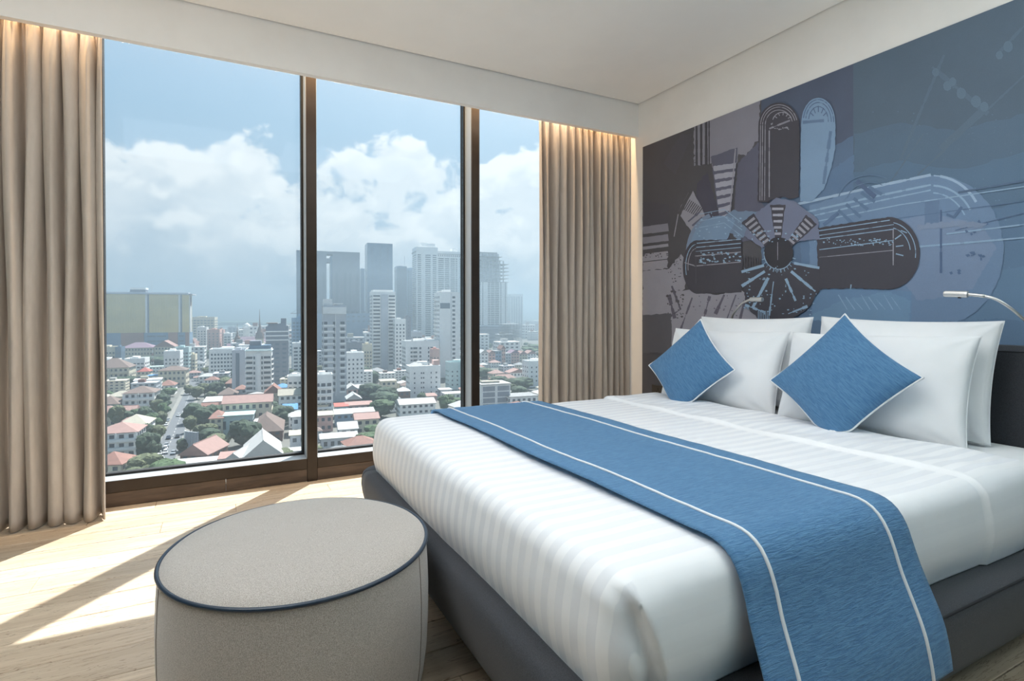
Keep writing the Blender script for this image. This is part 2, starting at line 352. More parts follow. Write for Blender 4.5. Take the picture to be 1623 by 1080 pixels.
for i in range(len(MULL)):
    xa = MULL[i][1] if i < len(MULL) else 0
    xb = MULL[i + 1][0] if i + 1 < len(MULL) else XR
    if xb - xa < 0.02: continue
    b = MB(); b.bbox(xa + 0.001, 0.002, 0.083, xb - 0.001, YG - 0.014, 0.147, alu, 0.0012); rail = b.build('sill_rail', win)
    b = MB(); b.box(xa + 0.004, 0.006, 0.1475, xb - 0.004, YG - 0.014, 0.1495, alu_side); b.build('lit_sill_ledge', rail)  # pale top plate: light reflecting off the ledge is put into its colour
    b = MB(); b.box(xa + 0.001, YG - 0.013, 0.147, xb - 0.001, YG + 0.03, 0.163, gasket); b.build('sill_gasket', rail)
    b = MB(); mid = (xa + xb) / 2 + 0.08
    b.bbox(xa + 0.001, 0.006, 0.002, mid - 0.001, 0.06, 0.081, stone, 0.001); b.build('kick_board', win)
    b = MB(); b.bbox(mid + 0.001, 0.006, 0.002, xb - 0.001, 0.06, 0.081, stone, 0.001); b.build('kick_board', win)
    b = MB(); b.box(xa + 0.0165, YG, 0.15, xb - 0.0165, YG + 0.012, 3.88, glass); b.build('pane', win)
    b = MB(); b.box(xa, 0, 3.84, xb, YG - 0.001, 3.9, alu); b.build('head_rail', win)
# =================================================================== CURTAINS
def curtain_mat():
    m = mat('taupe_curtain', s2l(196, 184, 172), 0.8, s2l(190, 178, 166), 40, (1, 1, 0.25), bump=0.06, bscale=300, sheen=0.15)
    return m
cur_m = curtain_mat()
def curtain(name, x0, x1, yc, zt, zb, nfold, amp, seed, label, hem_lift=0.0):
    r = random.Random(seed); nz = 46; per = 22; rows = []
    ph = [r.uniform(-0.35, 0.35) for _ in range(nfold + 2)]; wd = [r.uniform(0.8, 1.25) for _ in range(nfold)]; tot = sum(wd)
    edges = [0]
    for q in wd: edges.append(edges[-1] + q / tot)
    am = [r.uniform(0.75, 1.15) for _ in range(nfold + 1)]
    for k in range(nz + 1):
        t = k / nz; t2 = t ** 1.6 if k < 12 else t
        z = zt + (zb - zt) * t
        pinch = max(0.0, 1 - (zt - z) / 0.16)                          # pinch-pleated heading
        flare = 0.72 + 0.28 * min(1, (zt - z) / 0.9)
        row = []
        for i in range(nfold):
            for q in range(per):
                s = q / per; th = 2 * math.pi * s
                xa = edges[i] + (edges[i + 1] - edges[i]) * s
                a = am[i] * (1 - s) + am[i + 1] * s
                c = math.cos(th)
                y = -amp * a * (abs(c) ** 0.85 * (1 if c > 0 else -1)) * flare * (1 - 0.35 * pinch)
                dx = 0.12 * math.sin(th) * (x1 - x0) / nfold * (1.0 + 0.25 * math.sin(3 * t + ph[i]))
                dx *= (1 - 0.7 * pinch)
                y += amp * pinch * 0.30 * math.cos(3 * th)
                x = x0 + (x1 - x0) * xa + dx + 0.010 * math.sin(2.3 * z + ph[i] * 9) * math.sin(th + ph[i])
                y += 0.006 * math.sin(3.1 * z + 5 * ph[i] + i) + 0.02 * ph[i] * (1 - t)
                row.append((x, yc + y, z + (hem_lift * 0.5 * (1 + math.cos(th)) if k == nz else 0)))
        row.append((x1, yc - amp * 0.95, z)); rows.append(row)
    b = MB(); b.grid(rows, cur_m)
    o = b.build(name, smooth=True, fix=False)
    sol = o.modifiers.new('cloth', 'SOLIDIFY'); sol.thickness = 0.003; sol.offset = 0
    return o
cu = curtain('curtain', -1.45, -0.548, 3.58, 2.56, 0.006, 12, 0.056, 5, '')
tag(cu, 'floor-length taupe pleated curtain drawn to the left of the window', 'curtain')
cu2 = curtain('curtain', 2.115, 2.945, 3.59, 2.56, 0.006, 13, 0.046, 11, '')
tag(cu2, 'taupe pleated curtain in the corner beside the mural, behind the bed', 'curtain')
for x0, x1, lb in ((-1.5, -0.54, 'slim white curtain track over the curtain left of the window'), (2.11, 2.95, 'slim white curtain track over the corner curtain by the mural')):
    b = MB(); b.box(x0, 3.575, 2.562, x1, 3.605, 2.585, white_frame); tag(b.build('curtain_track'), lb, 'curtain track')
# =================================================================== BED
ch_fab = mat('charcoal_upholstery', s2l(66, 68, 74), 0.85, s2l(48, 50, 55), 420, bump=0.25, bscale=700, sheen=0.1)
ch_dark = mat('charcoal_seam', s2l(34, 35, 39), 0.9)
leg_m = mat('black_bed_leg', s2l(24, 24, 25), 0.5)
bed = empty('bed', (1.9, 1.71, 0)); tag(bed, 'low charcoal upholstered bed with headboard against the mural', 'bed')
def bedpart(b, name, parent=None, smooth=True, **k):
    o = b.build(name, parent or bed, smooth=smooth, **k)
    if parent is None: o.location = (-1.9, -1.71, 0)
    return o
FX, FY0, FY1, FXE = 0.583, 0.702, 2.715, 2.82
# rail profile: (inset, z) from inner platform round to the underside
prof = [(0.120, 0.262), (0.119, 0.318), (0.113, 0.329), (0.10, 0.3345), (0.03, 0.336), (0.012, 0.333), (0.003, 0.325), (-0.002, 0.31), (-0.004, 0.28), (0.002, 0.24), (0.014, 0.19), (0.03, 0.145), (0.046, 0.115), (0.062, 0.103), (0.10, 0.10)]
def sweep(path, b, m):       # path: list of (point, outward normal)
    rows = []
    for (p, n) in path: rows.append([(p[0] - n[0] * ins, p[1] - n[1] * ins, z) for ins, z in prof])
    b.grid(rows, m)
RC = 0.11
def arc(cx, cy, a0, a1, n=10): return [((cx + RC * math.cos(a), cy + RC * math.sin(a)), (math.cos(a), math.sin(a))) for a in [a0 + (a1 - a0) * i / n for i in range(n + 1)]]
def lerp_path(p, q, n, nrm): return [((p[0] + (q[0] - p[0]) * i / n, p[1] + (q[1] - p[1]) * i / n), nrm) for i in range(n + 1)]
b = MB(); sweep(lerp_path((FX, FY0 + RC), (FX, FY1 - RC), 30, (-1, 0)), b, ch_fab); foot_rail = bedpart(b, 'foot_rail', fix=False)
near = arc(FX + RC, FY0 + RC, math.pi, 1.5 * math.pi) + lerp_path((FX + RC, FY0), (FXE, FY0), 30, (0, -1))[1:]
far = arc(FX + RC, FY1 - RC, math.pi, 0.5 * math.pi) + lerp_path((FX + RC, FY1), (FXE, FY1), 30, (0, 1))[1:]
b = MB(); sweep(near, b, ch_fab); near_rail = bedpart(b, 'side_rail', fix=False)
b = MB(); sweep(far, b, ch_fab); far_rail = bedpart(b, 'side_rail', fix=False)
for o in (foot_rail, near_rail, far_rail):
    s_ = o.modifiers.new('padding', 'SOLIDIFY'); s_.thickness = 0.006; s_.offset = -1
def seam_of(path, parent):   # sewn top seam and lower piping along a rail
    b = MB(); b.tube([(p[0] - n[0] * 0.0035, p[1] - n[1] * 0.0035, 0.3268) for p, n in path], 0.0034, ch_dark, 6)
    o = b.build('seam', parent, smooth=True)
seam_of(lerp_path((FX, FY0 + RC), (FX, FY1 - RC), 8, (-1, 0)), foot_rail)
seam_of(near, near_rail); seam_of(far, far_rail)
for (yy, par) in ((FY0 + RC, near_rail), (FY1 - RC, far_rail)):       # upright seams where the corner pieces meet the foot rail
    b = MB(); b.tube([(FX + ins - 0.0005, yy, z) for ins, z in prof[4:13]], 0.0026, ch_dark, 6); b.build('corner_seam', par, smooth=True)
b = MB(); b.box(FX + 0.125, FY0 + 0.125, 0.2, FXE, FY1 - 0.125, 0.262, ch_dark); bedpart(b, 'platform', smooth=False)
for (lx, ly) in ((0.75, 0.87), (0.75, 2.55), (2.70, 0.87), (2.70, 2.55), (1.70, 1.71)):
    b = MB(); b.bbox(lx - 0.04, ly - 0.04, 0.0, lx + 0.04, ly + 0.04, 0.199, leg_m, 0.004); bedpart(b, 'leg', smooth=False)
b = MB(); b.bbox(2.835, 0.62, 0.012, 2.952, 2.76, 0.948, ch_fab, 0.022); hb = bedpart(b, 'headboard', smooth=False)
b = MB(); b.tube([(2.8365, 0.645, 0.9245), (2.8365, 2.735, 0.9245)], 0.003, ch_dark, 6); b.build('seam', hb, smooth=True)
# ---- linen
sheet_m = mat('white_cotton_sheet', s2l(240, 241, 243), 0.85, s2l(236, 238, 240), 5, bump=0.06, bscale=25)
pil_m = mat('white_pillow_cotton', s2l(242, 243, 245), 0.8, s2l(238, 240, 242), 4, bump=0.10, bscale=14)
def duvet_mat():
    m = bpy.data.materials.new('white_satin_stripe'); m.use_nodes = True; nt = m.node_tree; b = nt.nodes['Principled BSDF']
    a = nt.nodes.new('ShaderNodeAttribute'); a.attribute_name = 'across'
    tt = nt.nodes.new('ShaderNodeTexCoord'); nn = N(nt, 'ShaderNodeTexNoise', Scale=1.3, Detail=2.0); L(nt, tt.outputs['Object'], nn.inputs['Vector'])
    s = math_n(nt, 'ADD', a.outputs['Fac'], math_n(nt, 'MULTIPLY', nn.outputs[0], 0.02))
    tri = math_n(nt, 'ABSOLUTE', math_n(nt, 'SUBTRACT', math_n(nt, 'FRACT', math_n(nt, 'DIVIDE', s, 0.058)), 0.5))
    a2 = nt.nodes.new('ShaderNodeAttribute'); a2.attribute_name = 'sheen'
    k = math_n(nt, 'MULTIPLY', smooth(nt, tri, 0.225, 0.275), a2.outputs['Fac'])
    L(nt, mixc(nt, k, s2l(246, 247, 249), s2l(232, 234, 238)), b.inputs['Base Color'])  # woven stripe; its tone step also stands in for window sheen
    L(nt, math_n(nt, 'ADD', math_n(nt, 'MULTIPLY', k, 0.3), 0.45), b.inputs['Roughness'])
    n2 = N(nt, 'ShaderNodeTexNoise', Scale=9.0, Detail=3.0); L(nt, tt.outputs['Object'], n2.inputs['Vector'])
    bp = nt.nodes.new('ShaderNodeBump'); bp.inputs['Strength'].default_value = 0.12; bp.inputs['Distance'].default_value = 0.02; L(nt, n2.outputs[0], bp.inputs['Height']); L(nt, bp.outputs[0], b.inputs['Normal'])
    return m
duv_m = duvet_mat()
# mattress with fitted sheet
def rounded_box(x0, x1, y0, y1, z0, z1, r, step, faces, extra_x=()):
    """grid points of the chosen box faces pushed onto a rounded box; returns list of (rows of points, face)"""
    def lines(a, b, ex=()):
        n = max(2, int((b - a) / step)); l = [a + (b - a) * i / n for i in range(n + 1)]
        for e in ex:
            l = [v for v in l if abs(v - e) > 0.004]; l.append(e)
        return sorted(l)
    def rnd_(p):
        c = Vector((min(max(p[0], x0 + r), x1 - r), min(max(p[1], y0 + r), y1 - r), min(max(p[2], z0 + r), z1 - r)))
        d = Vector(p) - c
        if d.length < 1e-9: return Vector(p)
        # map cube shell to sphere evenly
        q = Vector(tuple(math.tan(max(-1, min(1, t / r)) * math.pi / 4) for t in d)); 
        return c + q.normalized() * r
    X, Y, Z = lines(x0, x1, extra_x), lines(y0, y1), lines(z0, z1)
    out = []
    for f in faces:
        if f == 'top': out.append([[rnd_((x, y, z1)) for y in Y] for x in X])
        if f == 'foot': out.append([[rnd_((x0, y, z)) for y in Y] for z in Z])
        if f == 'head': out.append([[rnd_((x1, y, z)) for y in reversed(Y)] for z in Z])
        if f == 'near': out.append([[rnd_((x, y0, z)) for x in reversed(X)] for z in Z])
        if f == 'far': out.append([[rnd_((x, y1, z)) for x in X] for z in Z])
    return out
b = MB()
for rows in rounded_box(0.715, 2.825, 0.84, 2.58, 0.266, 0.553, 0.05, 0.05, ('top', 'foot', 'head', 'near', 'far')): b.grid(rows, sheet_m)
mt = b.build('mattress', smooth=True, merge=0.0008); tag(mt, 'thick mattress under a plain white sheet, bare beside the headboard', 'mattress')
# duvet
DX0, DX1, DY0, DY1, DZ0, DZ1 = 0.632, 2.40, 0.79, 2.645, 0.338, 0.582
SEAM = 1.985
def crease_x(z): t = (0.56 - z) / 0.22; return 0.655 + 0.075 * max(0, t) ** 0.6 - 0.02 * max(0, t - 0.7)
def displace(p):
    x, y, z = p; n = Vector((0, 0, 0))
    onside_n = y < DY0 + 0.03; top = z > DZ1 - 0.03
    # gentle loft and body
    q = Vector((x * 1.7, y * 1.7, z * 1.7))
    lo = 0.006 * mnoise.noise(q) + 0.003 * mnoise.noise(q * 3.1)
    cx, cy, cz = min(max(x, DX0 + 0.1), 9), min(max(y, DY0 + 0.1), DY1 - 0.1), min(z, DZ1 - 0.1)
    d = Vector((x - cx, y - cy, max(0, z - cz))); d = d.normalized() if d.length > 1e-6 else Vector((0, 0, 1))
    # side walls belly out in the middle and tuck in at the bottom
    if z < DZ1 - 0.06:
        t = (z - DZ0) / (DZ1 - 0.06 - DZ0); bel = 0.012 * math.sin(math.pi * max(0, min(1, t))) - 0.006 * (1 - t) ** 3
        lo += bel
    # fold-back of the head end: a second layer lies proud of the first
    st = max(0.0, min(1.0, (x - SEAM + 0.0035 * math.sin(9 * y)) / 0.006))
    lo += 0.012 * st + (-0.007 * math.exp(-((x - SEAM + 0.004) / 0.006) ** 2) if x < SEAM else 0.0)
    if x > SEAM: lo += 0.003 * math.sin(16 * y + 4 * math.sin(6 * x)) * (1 if top else 0.4)
    # boxed corner fold at the foot, near side
    if y < DY0 + 0.10 and z < DZ1 - 0.012:
        xc = crease_x(z); s = max(0.0, min(1.0, (x - xc) / 0.007)); fade = min(1, (DZ1 - 0.012 - z) / 0.05)
        lo += fade * (0.016 * s - 0.016 * math.exp(-((x - xc + 0.012) / 0.016) ** 2) * (1 - s)) * max(0, min(1, (DY0 + 0.10 - y) / 0.06)) * math.exp(-max(0, x - xc) / 0.10)
        lo += fade * 0.004 * math.sin(60 * z + 20 * x) * math.exp(-((x - xc + 0.03) / 0.025) ** 2)
    return Vector(p) + d * lo
b = MB(); ex = [SEAM - 0.012, SEAM - 0.004, SEAM - 0.001, SEAM + 0.002, SEAM + 0.006, SEAM + 0.012, SEAM + 0.02] + [0.66 + 0.008 * i for i in range(14)]
for rows in rounded_box(DX0, DX1 + 0.09, DY0, DY1, DZ0 - 0.09, DZ1, 0.062, 0.018, ('top', 'foot', 'near', 'far'), ex):
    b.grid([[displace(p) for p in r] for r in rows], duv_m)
me = b.mesh('duvet', smooth=True, merge=0.0006)
bm = bmesh.new(); bm.from_mesh(me)
bmesh.ops.bisect_plane(bm, geom=bm.verts[:] + bm.edges[:] + bm.faces[:], plane_co=(0, 0, DZ0), plane_no=(0, 0, -1), clear_outer=True)
bmesh.ops.bisect_plane(bm, geom=bm.verts[:] + bm.edges[:] + bm.faces[:], plane_co=(DX1, 0, 0), plane_no=(1, 0, 0), clear_outer=True)
for v in bm.verts:                                            # soft curved end by the pillows
    if v.co.x > DX1 - 0.05:
        t = (v.co.x - DX1 + 0.05) / 0.05; k = t * t * 0.013
        if v.co.z > DZ1 - 0.05: v.co.z -= k
        if v.co.y < DY0 + 0.05: v.co.y += k
bm.to_mesh(me); bm.free()
at = me.attributes.new('across', 'FLOAT', 'POINT')
vals = []
for v in me.vertices:
    s = v.co.y
    if v.co.z < DZ1 - 0.05 and v.co.x > DX0 + 0.07:
        if v.co.y < DY0 + 0.03: s = v.co.y - (DZ1 - 0.05 - v.co.z)
        elif v.co.y > DY1 - 0.03: s = v.co.y + (DZ1 - 0.05 - v.co.z)
    vals.append(s)
at.data.foreach_set('value', vals)
at2 = me.attributes.new('sheen', 'FLOAT', 'POINT'); at2.data.foreach_set('value', [0.15 if (v.co.y < DY0 + 0.035 or v.co.y > DY1 - 0.035) and v.co.x > DX0 + 0.05 else (0.0 if SEAM - 0.013 < v.co.x < SEAM + 0.014 else 1.0) for v in me.vertices])  # stripe contrast faded on the shaded sides and dropped along the fold
me.polygons.foreach_set('use_smooth', [True] * len(me.polygons))
duvet = bpy.data.objects.new('duvet', me); C.objects.link(duvet)
s_ = duvet.modifiers.new('cloth', 'SOLIDIFY'); s_.thickness = 0.012; s_.offset = -1
tag(duvet, 'white satin-striped duvet tucked over the mattress with a folded-back top', 'duvet')
# ---- blue runner
def ribbed_blue():
    m = bpy.data.materials.new('ribbed_blue_cloth'); m.use_nodes = True; nt = m.node_tree; b = nt.nodes['Principled BSDF']
    t = nt.nodes.new('ShaderNodeTexCoord'); mpn = nt.nodes.new('ShaderNodeMapping'); L(nt, t.outputs['UV'], mpn.inputs[0]); mpn.inputs['Scale'].default_value = (24, 190, 1)
    nn = N(nt, 'ShaderNodeTexNoise', Scale=1.0, Detail=4.0, Roughness=0.6, Distortion=0.8); L(nt, mpn.outputs[0], nn.inputs['Vector'])
    f = smooth(nt, nn.outputs[0], 0.35, 0.65)
    L(nt, mixc(nt, f, s2l(66, 114, 158), s2l(88, 136, 176)), b.inputs['Base Color']); b.inputs['Roughness'].default_value = 0.75
    b.inputs['Sheen Weight'].default_value = 0.25; b.inputs['Sheen Tint'].default_value = (0.6, 0.8, 1, 1)
    bp = nt.nodes.new('ShaderNodeBump'); bp.inputs['Strength'].default_value = 0.75; bp.inputs['Distance'].default_value = 0.006; L(nt, nn.outputs[0], bp.inputs['Height']); L(nt, bp.outputs[0], b.inputs['Normal'])
    return m
blue = ribbed_blue(); pipe_w = mat('white_cord_piping', s2l(236, 238, 240), 0.6)
RX0, RX1 = 0.930, 1.540
def runner_path():
    pts = [(2.735, 0.23), (2.728, 0.335), (2.705, 0.352), (2.675, 0.42), (2.668, 0.50), (2.658, 0.555), (2.635, 0.588), (2.58, 0.596)]
    for i in range(1, 18): pts.append((2.58 + (0.90 - 2.58) * i / 17, 0.597))
    pts += [(0.86, 0.597), (0.825, 0.591), (0.797, 0.573), (0.776, 0.540), (0.762, 0.50), (0.744, 0.45), (0.722, 0.40), (0.702, 0.355), (0.688, 0.315), (0.680, 0.28), (0.675, 0.25), (0.672, 0.222)]
    out = []                                                   # Catmull-Rom resample
    P = [Vector((0, *p)) for p in pts]
    for i in range(len(P) - 1):
        p0, p1, p2, p3 = P[max(i - 1, 0)], P[i], P[i + 1], P[min(i + 2, len(P) - 1)]
        n = max(2, int((p2 - p1).length / 0.014))
        for k in range(n):
            t = k / n; out.append(0.5 * ((2 * p1) + (p2 - p0) * t + (2 * p0 - 5 * p1 + 4 * p2 - p3) * t * t + (3 * p1 - p0 - 3 * p2 + p3) * t ** 3))
    out.append(P[-1]); return out
RP = runner_path()
def runner_pt(x, i, lift=0.0):
    p = RP[i]; a = RP[max(i - 1, 0)]; c = RP[min(i + 1, len(RP) - 1)]; t = (c - a).normalized(); n = Vector((0, t.z, -t.y)); 
    if n.z < 0 and p.z > 0.56: n = -n
    if p.z <= 0.56: n = Vector((0, n.y, n.z)) if (n.y < 0) == (p.y < 1.5) else -n
    s = i / len(RP); side = max(0, min(1, (0.5 - p.z) / 0.2)) if p.y < 1.5 else 0
    wob = 0.0015 * mnoise.noise(Vector((x * 7, i * 0.06, 1.3))) + 0.0012 * mnoise.noise(Vector((x * 22, i * 0.2, 4)))
    xx = x + 0.004 * math.sin(i * 0.11 + 1) + side * ((x - 1.2) * 0.02 - 0.02)
    hem = 0.010 * math.sin(x * 9.0) * side
    return Vector((xx, p.y, p.z + hem)) + n * (lift + 0.005 + wob)
b = MB(); nx = 34; rows = []; xs = [RX0 + (RX1 - RX0) * j / nx for j in range(nx + 1)]
for i in range(len(RP)): rows.append([runner_pt(x, i) for x in xs])
b.grid(rows, blue); me = b.mesh('cloth', smooth=True)
uv = me.uv_layers.new(name='UVMap'); cum = [0]
for i in range(1, len(RP)): cum.append(cum[-1] + (RP[i] - RP[i - 1]).length)
nc = nx + 1
for lp in me.loops: uv.data[lp.index].uv = (xs[lp.vertex_index % nc], cum[lp.vertex_index // nc])
run = empty('bed_runner', (1.235, 1.7, 0.59)); tag(run, 'wide ribbed blue bed runner with white piping laid across the duvet', 'bed runner')
cl = bpy.data.objects.new('cloth', me); C.objects.link(cl); cl.parent = run; cl.location = (-1.235, -1.7, -0.59)
s_ = cl.modifiers.new('cloth', 'SOLIDIFY'); s_.thickness = 0.004; s_.offset = 0
for x in (RX0 + 0.088, RX1 - 0.088):
    b = MB(); b.tube([runner_pt(x, i, 0.0035) for i in range(len(RP))], 0.0042, pipe_w, 7); o = b.build('piping', run, smooth=True); o.location = (-1.235, -1.7, -0.59)
# ---- pillows and cushions
def pillow_rows(w, h, t, n=44, pinch=0.05, power=0.42, seed=0, crump=0.006, floor_sq=0.0):
    fr, bk = [], []
    for i in range(n + 1):
        r0, r1 = [], []
        for j in range(n + 1):
            a = -1 + 2 * i / n; c = -1 + 2 * j / n
            a_ = math.sin(a * math.pi / 2) * 0.5 + a * 0.5; c_ = math.sin(c * math.pi / 2) * 0.5 + c * 0.5
            x = w / 2 * a_ * (1 - pinch * (1 - c_ * c_)); y = h / 2 * c_ * (1 - pinch * 1.2 * (1 - a_ * a_))
            k = max(0.0, (1 - a_ ** 2) * (1 - c_ ** 2)) ** power
            q = Vector((x * 7 + seed * 3.1, y * 7, seed))
            cr = crump * (mnoise.noise(q) + 0.6 * mnoise.noise(q * 2.3)) * min(1, k * 1.5)
            # tension creases running out of the corners
            rr = math.hypot(abs(a_) - 1, abs(c_) - 1); ang = math.atan2(1 - abs(c_), 1 - abs(a_))
            cr += crump * 0.5 * math.sin(ang * 9 + seed) * math.exp(-rr * 2.6) * min(1, k * 3)
            r0.append(Vector((x, -t / 2 * k + cr, y))); r1.append(Vector((x, t / 2 * k + cr * 0.5, y)))
        fr.append(r0); bk.append(list(reversed(r1)))
    return fr, bk
def make_pillow(name, w, h, t, m, loc, rot, label, cat, group, pinch=0.05, power=0.42, seed=0, crump=0.009, piping=None, flange=0.0, uvm=False):
    root = empty(name, loc); tag(root, label, cat, group)
    fr, bk = pillow_rows(w, h, t, pinch=pinch, power=power, seed=seed, crump=crump)
    mtx = Matrix.Translation((0, 0, 0)) @ rot.to_4x4()
    b = MB(); b.grid([[mtx @ p for p in r] for r in fr], m); b.grid([[mtx @ p for p in r] for r in bk], m)
    me = b.mesh('pillow_body', smooth=True, merge=0.0004)
    zb = 0.594 if loc[0] < 2.42 else 0.556                      # the underside settles flat on the bed
    def settle(p):
        z = p.z + loc[2]
        if z < zb + 0.02: p.z = zb + 0.02 * math.exp(max(-6, (z - zb - 0.02) / 0.02)) - loc[2]
        return p
    for v in me.vertices: v.co = settle(v.co.copy())
    o = bpy.data.objects.new('cushion_cover' if piping else 'pillowcase', me); C.objects.link(o); o.parent = root
    if uvm:
        inv = rot.to_4x4().inverted(); uv = me.uv_layers.new(name='UVMap')
        for lp in me.loops:
            p = inv @ me.vertices[lp.vertex_index].co; uv.data[lp.index].uv = (p.x, p.z)
    n = len(fr) - 1
    edge = [fr[i][0] for i in range(n + 1)] + [fr[n][j] for j in range(1, n + 1)] + [fr[i][n] for i in range(n - 1, -1, -1)] + [fr[0][j] for j in range(n - 1, 0, -1)]
    if piping:
        b = MB(); b.tube([settle(mtx @ p) for p in edge], 0.0042, piping, 7, closed=True); b.build('piping', root, smooth=True)
    else:
        b = MB(); b.tube([settle(mtx @ p) for p in edge], 0.0012, m, 6, closed=True); b.build('seam', root, smooth=True)
    return root
def lean(tilt, yaw=0.0, roll=0.0):
    """front (-Y local) faces the foot of the bed (-X); tilt leans the top back towards the headboard; roll turns it in its own plane"""
    return Matrix.Rotation(yaw - R(90), 3, 'Z') @ Matrix.Rotation(-tilt, 3, 'X') @ Matrix.Rotation(roll, 3, 'Y')
PG = 'white pillows against the headboard'
make_pillow('pillow', 0.74, 0.50, 0.19, pil_m, (2.690, 2.195, 0.815), lean(R(9.5), R(2)), 'white pillow standing at the back on the window side', 'pillow', PG, seed=1)
make_pillow('pillow', 0.74, 0.50, 0.19, pil_m, (2.685, 1.400, 0.812), lean(R(10), R(2), R(1.2)), 'white pillow standing at the back nearer the bare sheet', 'pillow', PG, seed=2)
make_pillow('pillow', 0.76, 0.46, 0.20, pil_m, (2.520, 2.244, 0.768), lean(R(18), R(5.0)), 'white pillow leaning in front on the window side, behind the smaller-looking cushion', 'pillow', PG, seed=3)
make_pillow('pillow', 0.77, 0.46, 0.20, pil_m, (2.525, 1.430, 0.772), lean(R(19), R(4.4), R(-0.6)), 'white pillow leaning in front, behind the cushion nearest the foot corner', 'pillow', PG, seed=4)
CG = 'blue cushions set on their corners'
make_pillow('cushion', 0.42, 0.42, 0.15, blue, (2.335, 2.299, 0.775), lean(R(23.6), R(4.6), R(42.6)), 'ribbed blue cushion with white piping on its corner, window side', 'cushion', CG, pinch=0.085, power=0.5, seed=5, crump=0.004, piping=pipe_w, uvm=True)
make_pillow('cushion', 0.44, 0.44, 0.155, blue, (2.350, 1.449, 0.797), lean(R(24.2), R(4.3), R(37.7)), 'ribbed blue cushion with white piping on its corner, farther from the window', 'cushion', CG, pinch=0.085, power=0.5, seed=6, crump=0.004, piping=pipe_w, uvm=True)
# =================================================================== POUF
tw = mat('grey_beige_tweed', s2l(192, 185, 178), 0.9, s2l(152, 144, 136), 520, bump=0.3, bscale=620, sheen=0.5, contrast=(0.38, 0.62))
navy = mat('navy_piping', s2l(36, 50, 66), 0.35)
pouf = empty('pouf', (0.2, 1.68, 0)); tag(pouf, 'round grey-beige tweed pouf with navy piping at the foot of the bed', 'pouf')
PA, PB, PT = 0.366, 0.350, R(10.2)
def pr(k, th, z):
    a = k * PB * math.cos(th); c = k * PA * math.sin(th)
    return (a * math.cos(PT) + c * math.sin(PT), -a * math.sin(PT) + c * math.cos(PT), z)
NP = 96
sidep = [(0.93, 0.0), (0.962, 0.012), (0.985, 0.045), (1.008, 0.11), (1.02, 0.2), (1.022, 0.28), (1.015, 0.35), (1.006, 0.40), (1.0, 0.422)]
b = MB(); b.grid([[pr(k, 2 * math.pi * i / NP, z) for i in range(NP)] for k, z in sidep], tw, closed_u=True); b.poly([pr(0.93, 2 * math.pi * i / NP, 0) for i in range(NP - 1, -1, -1)], tw)
body = b.build('body', pouf, smooth=True)
topp = [(1.0, 0.423), (0.97, 0.432), (0.9, 0.441), (0.78, 0.449), (0.6, 0.455), (0.4, 0.459), (0.2, 0.461), (0.01, 0.4615)]
b = MB(); b.grid([[pr(k, 2 * math.pi * i / NP, z + 0.0015 * mnoise.noise(Vector((3 * k * math.cos(6.283 * i / NP), 3 * k * math.sin(6.283 * i / NP), 2)))) for i in range(NP)] for k, z in topp], tw, closed_u=True)
b.poly([pr(0.01, 2 * math.pi * i / NP, 0.4615) for i in range(NP)], tw); b.build('seat_top', pouf, smooth=True)
b = MB(); b.tube([pr(1.006, 2 * math.pi * i / NP, 0.423) for i in range(NP)], 0.0058, navy, 10, closed=True); b.build('piping', pouf, smooth=True)
tw_seam = mat('tweed_seam', s2l(140, 131, 122), 0.9)
for th in (R(-28), R(205)):
    b = MB(); b.tube([pr(k + 0.0005, th, z) for k, z in sidep[1:]], 0.0016, tw_seam, 5); b.build('side_seam', body, smooth=True)
# =================================================================== READING LAMPS
chrome = mat('brushed_nickel', s2l(222, 220, 217), 0.36, metallic=0.85)
def spline(pts, per=8):
    P = [Vector(p) for p in pts]; out = []
    for i in range(len(P) - 1):
        p0, p1, p2, p3 = P[max(i - 1, 0)], P[i], P[i + 1], P[min(i + 2, len(P) - 1)]
        for k in range(per):
            t = k / per; out.append(0.5 * ((2 * p1) + (p2 - p0) * t + (2 * p0 - 5 * p1 + 4 * p2 - p3) * t * t + (3 * p1 - p0 - 3 * p2 + p3) * t ** 3))
    out.append(P[-1]); return out
def lamp(pts, tip, label):
    base = Vector(pts[0]); t = empty('reading_lamp', base); tag(t, label, 'lamp', 'bedside reading lamps')
    off = lambda q: Vector(q) - base
    b = MB(); b.tube([off(p) for p in spline(pts)], 0.0058, chrome, 10); arm = b.build('gooseneck_arm', t, smooth=True)
    b = MB()                                                     # ribbed flexible collar near the head
    sp = spline(pts); b.tube([off(p) for p in sp[-7:]], 0.0075, chrome, 10, radii=[0.0075 if k % 2 else 0.0066 for k in range(7)]); b.build('flex_collar', arm, smooth=True)
    h0 = Vector(pts[-1]); h1 = Vector(tip); d = (h1 - h0).normalized()
    b = MB(); b.tube([off(h0 - d * 0.002), off(h0), off(h0 + d * 0.006), off(h1 - d * 0.004), off(h1)], 0.0125, chrome, 16, radii=[0.008, 0.0125, 0.0135, 0.0135, 0.0125]); hd = b.build('lamp_head', t, smooth=False)
    mid = h0 + d * ((h1 - h0).length * 0.35)
    b = MB(); b.tube([off(mid + Vector((0, 0, -0.011))), off(mid + Vector((0, 0, -0.017)))], 0.006, gasket, 10); b.build('switch', hd)
    b = MB(); b.lathe([(0.022, -0.001), (0.022, 0.004), (0.012, 0.009), (0.008, 0.014)], chrome, 20); b.build('base_rosette', t, smooth=False)
    return t
lamp([(2.895, 2.47, 0.95), (2.87, 2.45, 1.0), (2.80, 2.395, 1.062), (2.765, 2.33, 1.108), (2.755, 2.285, 1.142), (2.75, 2.222, 1.163)], (2.748, 2.139, 1.161), 'small chrome gooseneck reading lamp over the pillows on the window side')
